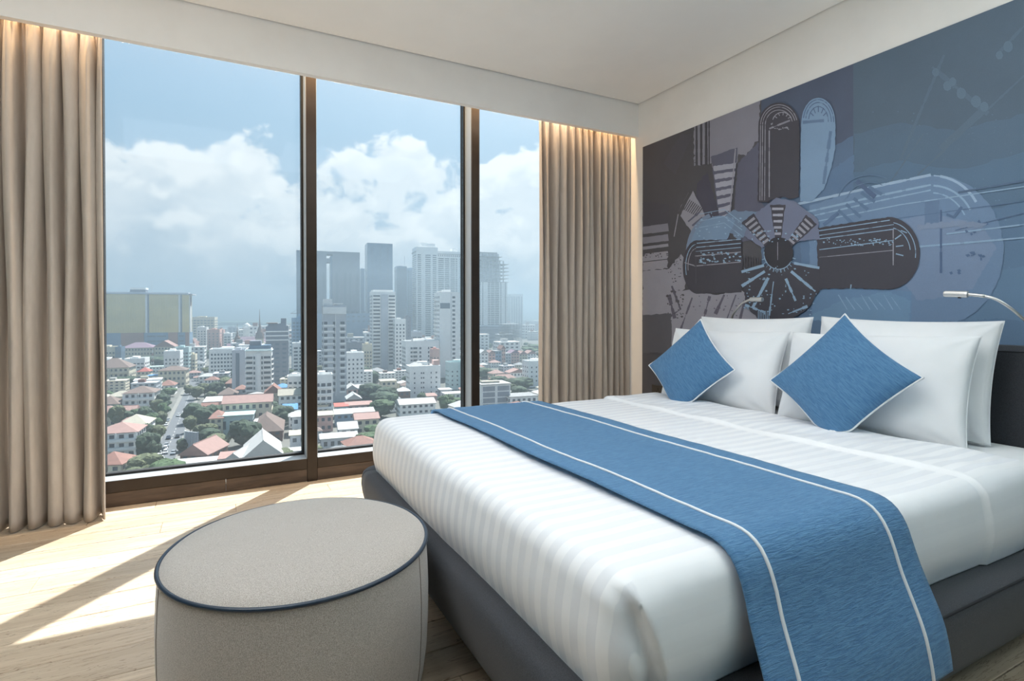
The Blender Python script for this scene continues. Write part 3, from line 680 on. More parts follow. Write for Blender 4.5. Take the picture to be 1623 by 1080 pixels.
lamp([(2.895, 0.92, 0.95), (2.84, 0.935, 0.985), (2.74, 0.965, 1.055), (2.69, 0.998, 1.108), (2.675, 1.045, 1.143), (2.675, 1.122, 1.158)], (2.675, 1.204, 1.163), 'chrome gooseneck reading lamp arching over the bed end of the mural, away from the window')
# =================================================================== POWER OUTLET
brz = mat('brown_outlet_plate', s2l(92, 84, 76), 0.45, metallic=0.3)
ol = empty('power_outlet', (2.9505, 3.222, 0.49)); tag(ol, 'brown power outlet low on the mural beside the bed corner', 'power outlet')
b = MB(); b.bbox(-0.006, -0.06, -0.042, 0.0, 0.06, 0.042, brz, 0.003); b.build('outlet_plate', ol)
for (y, z, h, w_) in ((-0.012, 0.012, 0.011, 0.006), (-0.028, -0.012, 0.006, 0.007), (0.006, -0.012, 0.006, 0.007)):
    b = MB(); b.bbox(-0.0072, y - w_ / 2, z - h, -0.0062, y + w_ / 2, z + h, gasket, 0.0003); b.build('socket_slot', ol)
# =================================================================== MURAL (flat print on a wall panel)
MX = 2.951
def print_mat():
    m = bpy.data.materials.new('mural_print'); m.use_nodes = True; nt = m.node_tree; b = nt.nodes['Principled BSDF']
    a = nt.nodes.new('ShaderNodeAttribute'); a.attribute_name = 'ink'
    t = nt.nodes.new('ShaderNodeTexCoord'); n1 = N(nt, 'ShaderNodeTexNoise', Scale=3.0, Detail=6.0, Roughness=0.65); L(nt, t.outputs['Object'], n1.inputs['Vector'])
    n2 = N(nt, 'ShaderNodeTexNoise', Scale=260.0, Detail=2.0); L(nt, t.outputs['Object'], n2.inputs['Vector'])
    f = math_n(nt, 'ADD', math_n(nt, 'MULTIPLY', n1.outputs[0], 0.30), math_n(nt, 'MULTIPLY', n2.outputs[0], 0.16))
    hv = nt.nodes.new('ShaderNodeHueSaturation'); hv.inputs['Saturation'].default_value = 0.96; L(nt, math_n(nt, 'ADD', f, 0.77), hv.inputs['Value']); L(nt, a.outputs['Color'], hv.inputs['Color'])
    L(nt, hv.outputs[0], b.inputs['Base Color']); b.inputs['Roughness'].default_value = 0.7
    return m
ink_m = print_mat()
mural = empty('wall_mural', (2.957, 1.6, 1.2)); tag(mural, 'wide abstract mural in slate and blue behind the bed head', 'mural')
P0 = at_x(1018.8, 233.4, MX); MZ1, MY1 = P0.z, P0.y
panel_m = mat('mural_backing', s2l(98, 120, 146), 0.7)
b = MB(); b.box(MX, -0.9, 0.05, 2.9565, MY1, MZ1, panel_m); o = b.build('mural_panel', mural); o.location = (-2.957, -1.6, -1.2)
class Ink:
    def __init__(s): s.v = []; s.f = []; s.c = []; s.k = 0; s.r = random.Random(21)
    def pt(s, X, Y):                       # mural sketch units to wall plane
        p = at_x(1010 + X / 2.16, 60 + Y / 2.16, MX)
        return (max(-0.9, min(MY1, p.y)), max(0.05, min(MZ1, p.z)))
    def add(s, yz, col):
        s.k += 1; b = len(s.v); x = MX - 0.0003 - s.k * 0.0000045
        s.v += [(x, y, z) for y, z in yz]; s.f.append(tuple(range(b, b + len(yz)))); s.c.append(lin(col))
    def poly(s, pts, col, rough=1.2, step=9):
        out = []
        for i in range(len(pts)):
            a, c = pts[i], pts[(i + 1) % len(pts)]; d = math.hypot(c[0] - a[0], c[1] - a[1]); n = max(1, int(d / step)) if rough else 1
            for k in range(n):
                t = k / n; j = rough if k else rough * 0.3
                out.append((a[0] + (c[0] - a[0]) * t + s.r.uniform(-j, j), a[1] + (c[1] - a[1]) * t + s.r.uniform(-j, j)))
        s.add([s.pt(*p) for p in out], col)
    def line(s, pts, wd, col, rough=0.6, gaps=0.0):
        for i in range(len(pts) - 1):
            a, c = pts[i], pts[i + 1]; d = math.hypot(c[0] - a[0], c[1] - a[1]) or 1; n = max(1, int(d / 14)); nx, ny = -(c[1] - a[1]) / d, (c[0] - a[0]) / d
            for k in range(n):
                thin = 0.45 if s.r.random() < gaps else 1.0
                t0, t1 = k / n, (k + 1.08) / n; w0 = thin * (wd / 2 + s.r.uniform(-rough, rough) * 0.4)
                q = [(a[0] + (c[0] - a[0]) * t + nx * sg * w0, a[1] + (c[1] - a[1]) * t + ny * sg * w0) for t, sg in ((t0, 1), (t1, 1), (t1, -1), (t0, -1))]
                s.add([s.pt(*p) for p in q], col)
    def arc(s, cx, cy, rx, ry, a0, a1, wd, col, gaps=0.0):
        n = max(6, int(abs(a1 - a0) / 7)); s.line([(cx + rx * math.cos(R(a0 + (a1 - a0) * i / n)), cy - ry * math.sin(R(a0 + (a1 - a0) * i / n))) for i in range(n + 1)], wd, col, 0.5, gaps)
    def ell(s, cx, cy, rx, ry, a0, a1):
        n = max(6, int(abs(a1 - a0) / 8)); return [(cx + rx * math.cos(R(a0 + (a1 - a0) * i / n)), cy - ry * math.sin(R(a0 + (a1 - a0) * i / n))) for i in range(n + 1)]
    def specks(s, x0, y0, x1, y1, n, size, col):
        for _ in range(int(n * 0.6)):
            x, y = s.r.uniform(x0, x1), s.r.uniform(y0, y1); w_ = s.r.uniform(0.3, 1) * size; h = s.r.uniform(0.3, 1) * size * 0.7
            s.add([s.pt(x + dx, y + dy) for dx, dy in ((-w_, -h * 0.4), (w_ * 0.3, -h), (w_, h * 0.2), (-w_ * 0.2, h))], col)
I = Ink()
DK, DK2, PUR, BLK = (90, 88, 93), (98, 97, 104), (102, 102, 120), (78, 76, 85)
LG, LG2, LG3 = (158, 156, 167), (144, 142, 154), (170, 170, 184)
NB, MBL, LB, LB2, PB_ = (92, 108, 130), (106, 132, 162), (130, 158, 188), (150, 178, 204), (164, 188, 212)
B = 1500
I.poly([(-10, 200), (430, 60), (430, 1500), (-10, 1500)], DK, 0)
I.poly([(425, 150), (745, 30), (745, 620), (425, 620)], (88, 98, 120), 0)
I.poly([(590, 420), (745, 330), (760, 1500), (425, 1500), (425, 640)], (96, 118, 146), 2)
# blue field, cooler and lighter towards the bottom
I.poly([(740, 30), (2100, -560), (2100, 1500), (740, 1500)], (92, 110, 128), 0)
for k, (y0, c) in enumerate(((300, (94, 116, 138)), (430, (96, 122, 148)), (600, (100, 128, 158)), (820, (104, 134, 164)))):
    I.poly([(742, y0 + 30), (900, y0 - 10), (1100, y0 + 20), (1324, y0 - 40), (2100, y0 - 60), (2100, 1500), (742, 1500)], c, 6, 24)
I.poly([(560, 560), (640, 470), (742, 400), (742, 1500), (560, 1500)], (100, 126, 158), 3)
for (x0, y0, x1, y1, wd) in ((900, 420, 1050, 60, 10), (960, 470, 1324, 130, 7), (1040, 380, 1180, 250, 22), (1010, 100, 1200, 260, 18), (1230, 60, 1324, -40, 10), (850, 520, 980, 330, 6)):
    I.line([(x0, y0), (x1, y1)], wd, (98, 118, 137), 3, 0.12)
for (x, y, r_) in ((1022, 118, 12), (1062, 165, 14), (1110, 190, 16), (1160, 218, 17), (1188, 236, 14), (1080, 150, 12), (1270, 30, 16), (1240, 60, 12)):
    I.poly(I.ell(x, y, r_, r_ * 1.2, 0, 340), (104, 126, 146), 3, 5)
I.specks(760, 250, 1324, 480, 90, 5, (100, 122, 144)); I.specks(760, 480, 1324, 1000, 110, 5, (112, 142, 172))
# top left grey block with battens
I.poly([(195, 150), (420, 150), (420, 352), (402, 356), (395, 385), (378, 392), (374, 404), (347, 398), (342, 430), (300, 446), (262, 452), (255, 430), (195, 440)], LG2, 2.5)
for x, wd in ((203, 7), (219, 8), (236, 9), (246, 5)): I.line([(x, 150), (x + 1, 436)], wd, (78, 77, 84), 1.2)
I.specks(196, 400, 262, 445, 40, 4, DK)
# purple mid field
I.poly([(330, 640), (345, 430), (420, 355), (425, 560), (470, 620), (440, 690), (360, 700)], PUR, 2.5)
I.poly([(240, 460), (290, 640), (330, 700), (200, 640), (205, 500)], (84, 82, 96), 2.5)
I.poly([(90, 430), (150, 330), (190, 330), (130, 470)], (92, 90, 98), 2)
I.poly([(20, 560), (110, 570), (112, 640), (20, 650)], (88, 86, 94), 2)
# left horizontal bands
for y, wd, c in ((655, 26, LG2), (690, 22, LG2), (716, 10, LG)): I.line([(20, y + 5), (106, y - 6)], wd, c, 2)
I.poly([(20, 738), (105, 728), (105, 790), (20, 797)], LG, 3)
I.poly([(20, 800), (110, 790), (150, 740), (165, 760), (165, 860), (118, 900), (118, 945), (20, 952)], LG, 3)
I.line([(20, 738), (106, 728)], 5, DK); I.line([(20, 768), (106, 758)], 3, DK)
I.specks(105, 735, 150, 840, 60, 4, DK); I.specks(20, 738, 106, 752, 34, 5, DK)
# big pale capsule on the right
I.poly([(590, 575), (700, 540), (850, 505), (1000, 470)] + I.ell(1020, 730, 236, 258, 88, -75) + [(1000, 980), (800, 985), (600, 950), (590, 860)], (116, 142, 174), 2.5)
I.poly([(620, 780), (760, 850), (940, 870), (940, 980), (600, 985), (600, 820)], (112, 144, 178), 3)
I.poly([(850, 640), (1000, 600), (1180, 640), (1230, 720), (1150, 860), (1040, 890), (960, 900), (900, 820)], (128, 148, 178), 3)
for k, (dy, wd, c) in enumerate(((0, 9, PB_), (34, 7, LB2), (52, 5, LB2))):
    I.line([(540, 572 + dy), (700, 536 + dy), (850, 502 + dy), (1005, 470 + dy)], wd, c, 1.5, 0.05)
    I.arc(1010, 640 + dy * 0.6, 170 - k * 22, 168 - k * 14, 88, 28, wd, c, 0.03)
I.poly([(985, 556), (1035, 556), (1035, 640), (985, 645)], (106, 130, 162), 1)
I.line([(560, 640), (720, 608), (900, 572), (1324, 510)], 4, LB2, 0.8, 0.08); I.line([(600, 672), (900, 618), (1324, 560)], 3, (96, 120, 152), 0.8, 0.05)
I.line([(960, 716), (1150, 700), (1324, 685)], 6, LB2, 1.2, 0.04); I.line([(1060, 672), (1324, 640)], 5, LB2, 1, 0.08)
I.line([(1090, 660), (1324, 600)], 3, (92, 114, 146), 0.8, 0.1); I.line([(1100, 530), (1324, 490)], 7, (92, 114, 142), 2, 0.08)
I.line([(1041, 590), (1041, 805)], 7, (88, 110, 144), 1.5, 0.06); I.line([(1060, 605), (1085, 615), (1112, 580)], 10, (94, 118, 150), 3, 0.1)
for (x, y) in ((1140, 665), (1140, 740), (1185, 752), (1183, 636), (1090, 803)): I.specks(x - 18, y - 8, x + 18, y + 8, 9, 9, (92, 116, 150))
I.poly([(960, 640), (1100, 628), (1200, 636), (1180, 650), (1100, 646), (960, 658)], (134, 150, 176), 5, 10)
for k in range(5): I.line([(690 + k * 26, 590 - k * 20), (742 + k * 24, 640 - k * 26)], 11, (102, 128, 160), 2, 0.1)
I.line([(752, 490), (815, 545)], 16, (90, 110, 142), 2); I.line([(690, 600), (640, 640)], 12, (100, 124, 158), 2)
I.arc(800, 560, 110, 90, 170, 60, 4, (104, 130, 160), 0.1); I.arc(800, 560, 80, 64, 170, 60, 3, (104, 130, 160), 0.1)
I.poly([(560, 970), (700, 900), (860, 870), (940, 900), (930, 985), (560, 1000)], (118, 152, 184), 4)
I.poly([(560, 965), (900, 985), (1250, 960), (1324, 970), (2100, 1000), (2100, 1500), (560, 1500)], (98, 126, 156), 3)
for k in range(8): I.line([(690 + k * 26, 880 + (k % 3) * 8), (720 + k * 26, 930)], 3, (146, 176, 204), 1, 0.25)
# pale blue upright capsule
I.poly(I.ell(622, 290, 58, 84, 178, 0) + [(680, 380), (665, 450), (640, 520), (600, 560), (560, 560), (562, 300)], LB, 1.5)
for k, (rx, ry) in enumerate(((52, 76), (44, 66), (34, 52))): I.arc(622, 288, rx, ry, 170, 0, 3, (92, 112, 144), 0.06)
for a in (35, 60, 90, 120, 145): I.line([(622 + 20 * math.cos(R(a)), 285 - 30 * math.sin(R(a))), (622 + 34 * math.cos(R(a)), 285 - 50 * math.sin(R(a)))], 3, (92, 112, 144))
I.line([(568, 290), (640, 284)], 9, (104, 128, 160), 3, 0.15); I.line([(664, 320), (640, 500)], 10, (104, 130, 162), 4, 0.25)
# batten blade (upper left)
I.poly([(255, 406), (345, 376), (338, 460), (318, 630), (284, 634), (268, 520)], PUR, 1.5)
for k in range(7):
    t = k / 6.5; xa, xb = 262 + 22 * t, 340 - 22 * t; y = 440 + 186 * t
    I.poly([(xa, y), (xb, y - 12), (xb - 1, y + 7), (xa + 2, y + 17)], LG3, 1.2, 6)
I.line([(338, 380), (316, 628)], 4, LG, 1)
I.poly([(284, 625), (330, 590), (420, 600), (440, 640), (350, 690), (285, 650)], (120, 140, 166), 4)
# slotted blade (left)
I.poly([(140, 600), (186, 514), (212, 560), (262, 668), (245, 690), (205, 690), (160, 625)], LG, 1.5)
I.poly([(140, 600), (186, 514), (192, 524), (148, 612)], DK, 1); I.poly([(188, 690), (262, 668), (300, 700), (240, 720)], LB, 3)
for k in range(8): I.line([(162 + k * 6, 590 + k * 3), (182 + k * 6, 556 + k * 4)], 3.2, DK, 0.8)
for k in range(4): I.line([(176 + k * 14, 630 + k * 14), (214 + k * 10, 598 + k * 18)], 6, PUR, 1)
I.line([(142, 604), (128, 680)], 3, LG, 1, 0.1)
I.arc(290, 740, 115, 140, 110, 190, 14, (128, 146, 172), 0.05); I.poly(I.ell(286, 735, 105, 125, 60, 200) + [(286, 735)], (126, 152, 182), 4)
for y in (604, 628, 650): I.line([(215, y), (300, y - 16), (360, y + 30)], 2, LB2, 0.6, 0.15)
I.specks(200, 600, 360, 700, 60, 5, LB2)
# lower left fan of roofs
I.poly([(108, 872), (180, 862), (260, 880), (360, 865), (420, 940), (470, 965), (480, 1080), (110, 1080), (104, 950)], LG, 3)
for (x0, y0, x1, y1, wd) in ((110, 880, 130, 960, 12), (120, 850, 150, 930, 8), (105, 960, 150, 930, 9), (190, 890, 150, 1000, 5), (250, 885, 230, 960, 7), (300, 880, 270, 945, 10), (340, 880, 310, 960, 6), (370, 900, 350, 980, 7)):
    I.line([(x0, y0), (x1, y1)], wd, (104, 100, 114), 4, 0.2)
I.specks(104, 860, 160, 970, 70, 6, DK); I.poly([(20, 950), (118, 944), (120, 1080), (20, 1080)], DK2, 2)
I.specks(180, 880, 360, 960, 50, 5, (118, 114, 126))
# dark left capsule
I.poly(I.ell(208, 785, 50, 92, 95, 265) + [(360, 872), (360, 690)], BLK, 1.5)
for k, (y, wd) in enumerate(((698, 3), (712, 3), (726, 2.5), (742, 3), (776, 3))): I.line([(206 - k * 2, y + 6), (356, y - 8)], wd, LB2 if k < 3 else LG, 0.6, 0.04)
I.arc(206, 785, 38, 78, 95, 200, 2.5, LB2, 0.08); I.arc(206, 785, 30, 64, 95, 190, 2.5, LG, 0.1)
I.specks(205, 735, 355, 772, 90, 6, LB2); I.line([(203, 748), (203, 840)], 4, (84, 82, 92), 0.6); I.line([(164, 770), (196, 780)], 3, LG, 1, 0.1)
for k in range(8): I.line([(362 + k * 9, 748 + k), (362 + k * 9, 790 + k)], 4, BLK, 1.5, 0.05)
# dark right capsule
I.poly([(618, 652), (860, 614)] + I.ell(862, 738, 108, 124, 82, -90) + [(735, 858), (620, 862)], BLK, 1.8)
for k, (y0, y1, wd, x1) in enumerate(((662, 625, 3, 866), (678, 640, 2.5, 880), (690, 656, 3, 880))): I.line([(620, y0), (x1, y1)], wd, LB2, 0.6, 0.04)
I.line([(626, 726), (880, 694)], 3, LB2, 0.5, 0.03); I.line([(626, 752), (880, 728)], 2.6, LG, 0.5, 0.05)
I.line([(879, 655), (879, 778)], 4, LG, 0.8, 0.03); I.arc(864, 738, 92, 106, 80, -8, 3, LB2, 0.06); I.arc(864, 738, 74, 88, 78, 8, 2.6, LB2, 0.1)
for (x0, y0, x1, y1) in ((885, 690, 905, 676), (888, 715, 912, 712), (888, 740, 912, 746), (905, 660, 925, 668), (735, 845, 733, 860)): I.line([(x0, y0), (x1, y1)], 4, LB2, 1)
I.specks(640, 688, 880, 712, 80, 5, LB2); I.specks(800, 690, 870, 705, 20, 6, LB2)
# dark upright capsule
I.poly(I.ell(488, 300, 70, 78, 180, 0) + [(559, 420), (556, 545), (530, 552), (500, 545), (455, 556), (455, 566), (415, 560), (418, 420)], BLK, 2)
for k, (rx, ry) in enumerate(((63, 70), (56, 62), (47, 52))): I.arc(488, 300, rx, ry, 178, 15, 2.6, LG, 0.05); I.line([(488 - rx, 300), (486 - rx, 556)], 2.6, LG, 0.8, 0.03)
I.arc(500, 290, 34, 34, 165, 20, 3, LG, 0.08)
for a in (30, 55, 85, 115, 145): I.line([(500 + 22 * math.cos(R(a)), 288 - 22 * math.sin(R(a))), (500 + 33 * math.cos(R(a)), 288 - 33 * math.sin(R(a)))], 2.6, LG)
I.line([(455, 312), (525, 284)], 5, LG2, 2, 0.05); I.line([(455, 318), (455, 545)], 4, LG, 1, 0.02)
I.specks(455, 290, 530, 315, 26, 5, LG)
# hub and its fans
I.poly([(480, 548), (540, 560), (620, 620), (628, 690), (540, 700), (480, 690), (430, 720), (370, 680), (385, 620)], (120, 126, 150), 3)
for (cx, cy, ang, ln, w0, w1, nb) in ((485, 690, 90, 118, 10, 26, 5), (455, 712, 128, 120, 12, 26, 6), (520, 712, 48, 120, 12, 24, 6)):
    dx, dy = math.cos(R(ang)), -math.sin(R(ang)); px_, py_ = -dy, dx
    I.poly([(cx + px_ * w0, cy + py_ * w0), (cx + dx * ln + px_ * w1, cy + dy * ln + py_ * w1), (cx + dx * ln - px_ * w1, cy + dy * ln - py_ * w1), (cx - px_ * w0, cy - py_ * w0)], BLK, 1.5)
    for k in range(nb):
        t = 0.16 + 0.72 * k / (nb - 1); ww = (w0 + (w1 - w0) * t) * 0.78; q = ln * t
        I.line([(cx + dx * q + px_ * ww, cy + dy * q + py_ * ww), (cx + dx * q - px_ * ww, cy + dy * q - py_ * ww)], 8.5, LG3 if nb == 5 else LG, 1.2)
    I.line([(cx + dx * (ln - 5) + px_ * w1, cy + dy * (ln - 5) + py_ * w1), (cx + dx * (ln - 5) - px_ * w1, cy + dy * (ln - 5) - py_ * w1)], 8, BLK, 1)
I.poly([(540, 775), (628, 786), (625, 870), (606, 900), (600, 915), (560, 945), (500, 985), (450, 985), (400, 945), (372, 915), (370, 870), (356, 850), (358, 800), (440, 778)], BLK, 3)
I.poly(I.ell(487, 738, 50, 55, 0, 352), (62, 61, 68), 3)
for a in range(200, 350, 13): I.line([(487 + 50 * math.cos(R(a)), 738 - 55 * math.sin(R(a))), (487 + 60 * math.cos(R(a)), 738 - 66 * math.sin(R(a)))], 3, LB2, 1, 0.1)
I.arc(487, 738, 50, 55, 175, 330, 3, LB2, 0.12); I.line([(484, 700), (484, 760)], 2, LG, 0.6, 0.1)
for (x0, y0, x1, y1, wd) in ((440, 800, 362, 850, 9), (452, 822, 398, 925, 10), (470, 835, 455, 950, 5), (512, 825, 545, 900, 8), (530, 800, 612, 868, 9), (540, 772, 626, 788, 8), (360, 802, 436, 780, 9), (372, 915, 440, 940, 8), (520, 945, 585, 920, 8)):
    I.line([(x0, y0), (x1, y1)], wd, LB2, 2.6, 0.1)
for k in range(7): I.line([(418 + k * 6, 935), (418 + k * 6, 985)], 2.6, LB2, 0.6, 0.1)
I.specks(370, 780, 620, 950, 120, 5, LB2); I.specks(380, 660, 620, 700, 50, 6, LB2)
me = bpy.data.meshes.new('mural_print'); me.from_pydata(I.v, [], I.f); me.materials.append(ink_m)
ca = me.color_attributes.new('ink', 'FLOAT_COLOR', 'CORNER'); buf = []
for p in me.polygons:
    for _ in p.loop_indices: buf += [*I.c[p.index], 1.0]
ca.data.foreach_set('color', buf); me.update()
o = bpy.data.objects.new('mural_print', me); C.objects.link(o); o.parent = mural; o.location = (-2.957, -1.6, -1.2); o['kind'] = 'stuff'
# =================================================================== CITY SEEN THROUGH THE WINDOW
GZ = -58.0
GA = R(6.5)                                 # the street grid is turned a little from the window
FD = Vector((math.cos(GA), -math.sin(GA), 0)); DD = Vector((math.sin(GA), math.cos(GA), 0))
def cmat(name, c, c2=None, sc_=0.15, rough=0.8): return mat(name, s2l(*c), rough, s2l(*c2) if c2 else None, sc_, rnd=0.04)
W_WHITE = cmat('city_white_render', (232, 232, 230), (222, 222, 220)); W_CREAM = cmat('city_cream_render', (214, 205, 184), (204, 194, 172))
W_GREY = cmat('city_grey_render', (184, 188, 194), (174, 178, 184)); W_DGREY = cmat('city_dark_grey_render', (126, 132, 144), (118, 124, 134))
W_PINK = cmat('city_pink_render', (208, 170, 160), (196, 158, 148)); W_BLUE = cmat('city_blue_cladding', (126, 152, 176), (116, 144, 168))
W_GOLD = mat('city_gold_glass', s2l(226, 208, 150), 0.3, s2l(212, 196, 142), 0.05, metallic=0.55); W_RUST = cmat('city_rust_panel', (178, 134, 116), (168, 126, 110))
W_CONC = cmat('city_bare_concrete', (160, 162, 162), (146, 148, 150)); W_BROWN = cmat('city_brown_wood', (112, 82, 70), (98, 70, 60))
W_MINT = cmat('city_pale_mint', (186, 204, 204), (176, 196, 196)); W_GLASS = cmat('city_glass_wall', (104, 128, 150), (92, 116, 140), 0.1, 0.25)
PANE = mat('city_window_glass', s2l(58, 68, 80), 0.25); PANE2 = mat('city_window_glass_pale', s2l(96, 110, 124), 0.25)
ROOFS = {'terracotta': cmat('roof_terracotta', (136, 96, 84), (122, 86, 76), 0.6), 'pink': cmat('roof_pink_tile', (150, 118, 110), (138, 108, 101), 0.6), 'brown': cmat('roof_brown_tile', (112, 94, 86), (102, 85, 78), 0.6),
         'white': cmat('roof_white_metal', (172, 172, 170), (162, 162, 160), 0.5), 'grey': cmat('roof_grey_metal', (128, 130, 131), (116, 118, 119), 0.5), 'cream': cmat('roof_cream_metal', (164, 158, 142), (154, 148, 134), 0.5),
         'blue': cmat('roof_blue_sheet', (74, 130, 176), (64, 118, 164), 0.5), 'red': cmat('roof_red_sheet', (156, 80, 70), (144, 74, 64), 0.5), 'purple': cmat('roof_purple_tile', (128, 104, 120), (118, 96, 110), 0.5),
         'mint': cmat('roof_mint_sheet', (168, 196, 190), (158, 186, 180), 0.5)}
BOXES = []
FOOT = []                                   # footprints already taken: (x, y, radius)
def city_root(name, p, rz, label, cat, group=None):
    t = empty(name, p, rz); tag(t, label, cat, group); return t
def panes(b, face, w, d, bays, rows, z0, fh, h=0.5, m=PANE, pr=0.12):
    """rows of glazed openings proud of one wall; bays are (start, end) fractions along it"""
    for r in range(rows):
        za = z0 + r * fh + fh * (1 - h) * 0.55; zb = za + fh * h
        for a, c in bays:
            if face == 'front': b.box(a * w, -pr, za, c * w, 0.02, zb, m)
            elif face == 'left': b.box(-pr, (1 - c) * d, za, 0.02, (1 - a) * d, zb, m)
            elif face == 'right': b.box(w - 0.02, a * d, za, w + pr, c * d, zb, m)
            elif face == 'back': b.box(a * w, d - 0.02, za, c * w, d + pr, zb, m)
def even(n, fill=0.55, a=0.03, c=0.97):
    s = (c - a) / n; return [(a + s * i + s * (1 - fill) / 2, a + s * (i + 1) - s * (1 - fill) / 2) for i in range(n)]
def slabs(b, face, w, d, bays, rows, z0, fh, m, out=1.1, th=0.35, rail=0.9):
    for r in range(rows):
        z = z0 + r * fh
        for a, c in bays:
            if face == 'front': b.box(a * w, -out, z, c * w, 0.02, z + th, m); b.box(a * w, -out, z + th, c * w, -out + 0.12, z + th + rail, m)
            elif face == 'left': b.box(-out, (1 - c) * d, z, 0.02, (1 - a) * d, z + th, m); b.box(-out, (1 - c) * d, z + th, -out + 0.12, (1 - a) * d, z + th + rail, m)
            elif face == 'right': b.box(w - 0.02, a * d, z, w + out, c * d, z + th, m); b.box(w + out - 0.12, a * d, z + th, w + out, c * d, z + th + rail, m)
def locate(u0, u1, Y, rz=-GA):
    fd = Vector((math.cos(rz), math.sin(rz), 0)); p = at_y(u0, 500, Y); p.z = GZ
    r = ray(u1, 500); # p + w*fd lies on the vertical plane through the ray
    n = Vector((-r.y, r.x)); den = n.x * fd.x + n.y * fd.y; wd = -(n.x * p.x + n.y * p.y) / den
    return p, abs(wd)
def top_h(u, v, p):                          # height above ground for picture row v at point p
    r = ray(u, v); t = (p.y) / r.y; return EYE.z + r.z * t - GZ
def tower(u0, u1, vt, Y, d, label, wall, fh=3.4, front=None, side=None, winh=0.5, slabf=None, slabs_side=None, z0=4.0, cap=None, pane=PANE, name='tower_block', rz=-GA, cat='building', group=None, parapet=1.2, extra=None, slab_m=None, top=0.0, out=1.1):
    p, wd = locate(u0, u1, Y, rz); h = top_h(u0, vt, p); t = city_root(name, p, rz, label, cat, group); BOXES.append((p.x, p.y, rz, wd, d))
    FOOT.append((p.x + FD.x * wd / 2 + DD.x * d / 2, p.y + FD.y * wd / 2 + DD.y * d / 2, 0.5 * math.hypot(wd, d)))
    b = MB(); b.box(0, 0, 0, wd, d, h, wall); b.build('walls', t)
    b = MB()
    if parapet:
        for (x0, y0, x1, y1) in ((0, 0, wd, 0.3), (0, d - 0.3, wd, d), (0, 0.3, 0.3, d - 0.3), (wd - 0.3, 0.3, wd, d - 0.3)): b.box(x0, y0, h, x1, y1, h + parapet, wall)
    rr = random.Random(int(u0 * 7 + vt)); q = min(wd, d)
    b.box(wd * 0.3, d * 0.3, h, wd * 0.62, d * 0.7, h + 2.6 + (cap or 0), wall)
    for k in range(3): x = wd * rr.uniform(0.06, 0.85); y = d * rr.uniform(0.05, 0.8); s_ = min(2.4, q * 0.1); b.box(x, y, h, x + s_, y + s_, h + s_ * 0.8, W_CONC)
    b.build('roof_plant', t)
    rows = int((h - z0 - 1.5 - top) / fh)
    b = MB()
    fr = front if front is not None else even(max(2, int(wd / 4)))
    if fr: panes(b, 'front', wd, d, fr, rows, z0, fh, winh, pane)
    sd = side if side is not None else even(max(2, int(d / 4.5)))
    if sd:
        for f in ('left', 'right'): panes(b, f, wd, d, sd, rows, z0, fh, winh, pane)
        panes(b, 'back', wd, d, fr or sd, rows, z0, fh, winh, pane)
    if b.v: o = b.build('windows', t, fix=False); o['kind'] = 'stuff'
    if slabf or slabs_side:
        b = MB()
        if slabf: slabs(b, 'front', wd, d, slabf, rows, z0, fh, slab_m or wall, out)
        if slabs_side:
            for f in ('left', 'right'): slabs(b, f, wd, d, slabs_side, rows, z0, fh, slab_m or wall, out)
        o = b.build('balconies', t, fix=False); o['kind'] = 'stuff'
    if extra: extra(t, wd, d, h)
    return t
# ---- roofs
def roof_prism(b, x0, y0, x1, y1, z, rh, kind, m, over=0.6, axis='x'):
    x0 -= over; y0 -= over; x1 += over; y1 += over; zo = z - 0.12; th = 0.25
    if kind == 'flat': b.box(x0, y0, z, x1, y1, z + 0.35, m); return
    if kind == 'shed': b.raw([(x0, y0, z), (x1, y0, z), (x1, y1, z + rh), (x0, y1, z + rh), (x0, y0, z + th), (x1, y0, z + th), (x1, y1, z + rh + th), (x0, y1, z + rh + th)], [(0, 3, 2, 1), (4, 5, 6, 7), (0, 1, 5, 4), (1, 2, 6, 5), (2, 3, 7, 6), (3, 0, 4, 7)], m); return
    ins = 0.0 if kind == 'gable' else min(x1 - x0, y1 - y0) * 0.5
    if axis == 'x':
        ym = (y0 + y1) / 2; e = [(x0 + ins, ym, z + rh), (x1 - ins, ym, z + rh)]
        vs = [(x0, y0, z), (x1, y0, z), (x1, y1, z), (x0, y1, z)] + e
        fs = [(0, 1, 5, 4), (2, 3, 4, 5), (3, 0, 4), (1, 2, 5), (0, 3, 2, 1)]
    else:
        xm = (x0 + x1) / 2; e = [(xm, y0 + ins, z + rh), (xm, y1 - ins, z + rh)]
        vs = [(x0, y0, z), (x1, y0, z), (x1, y1, z), (x0, y1, z)] + e
        fs = [(3, 0, 4, 5), (1, 2, 5, 4), (0, 1, 4), (2, 3, 5), (0, 3, 2, 1)]
    b.raw(vs, fs, m)
    b.box(x0, y0, z - 0.25, x1, y1, z - 0.001, m)              # eaves board
    b.tube([Vector(e[0]) + Vector((0, 0, 0.05)), Vector(e[1]) + Vector((0, 0, 0.06))], 0.16, m, 5)
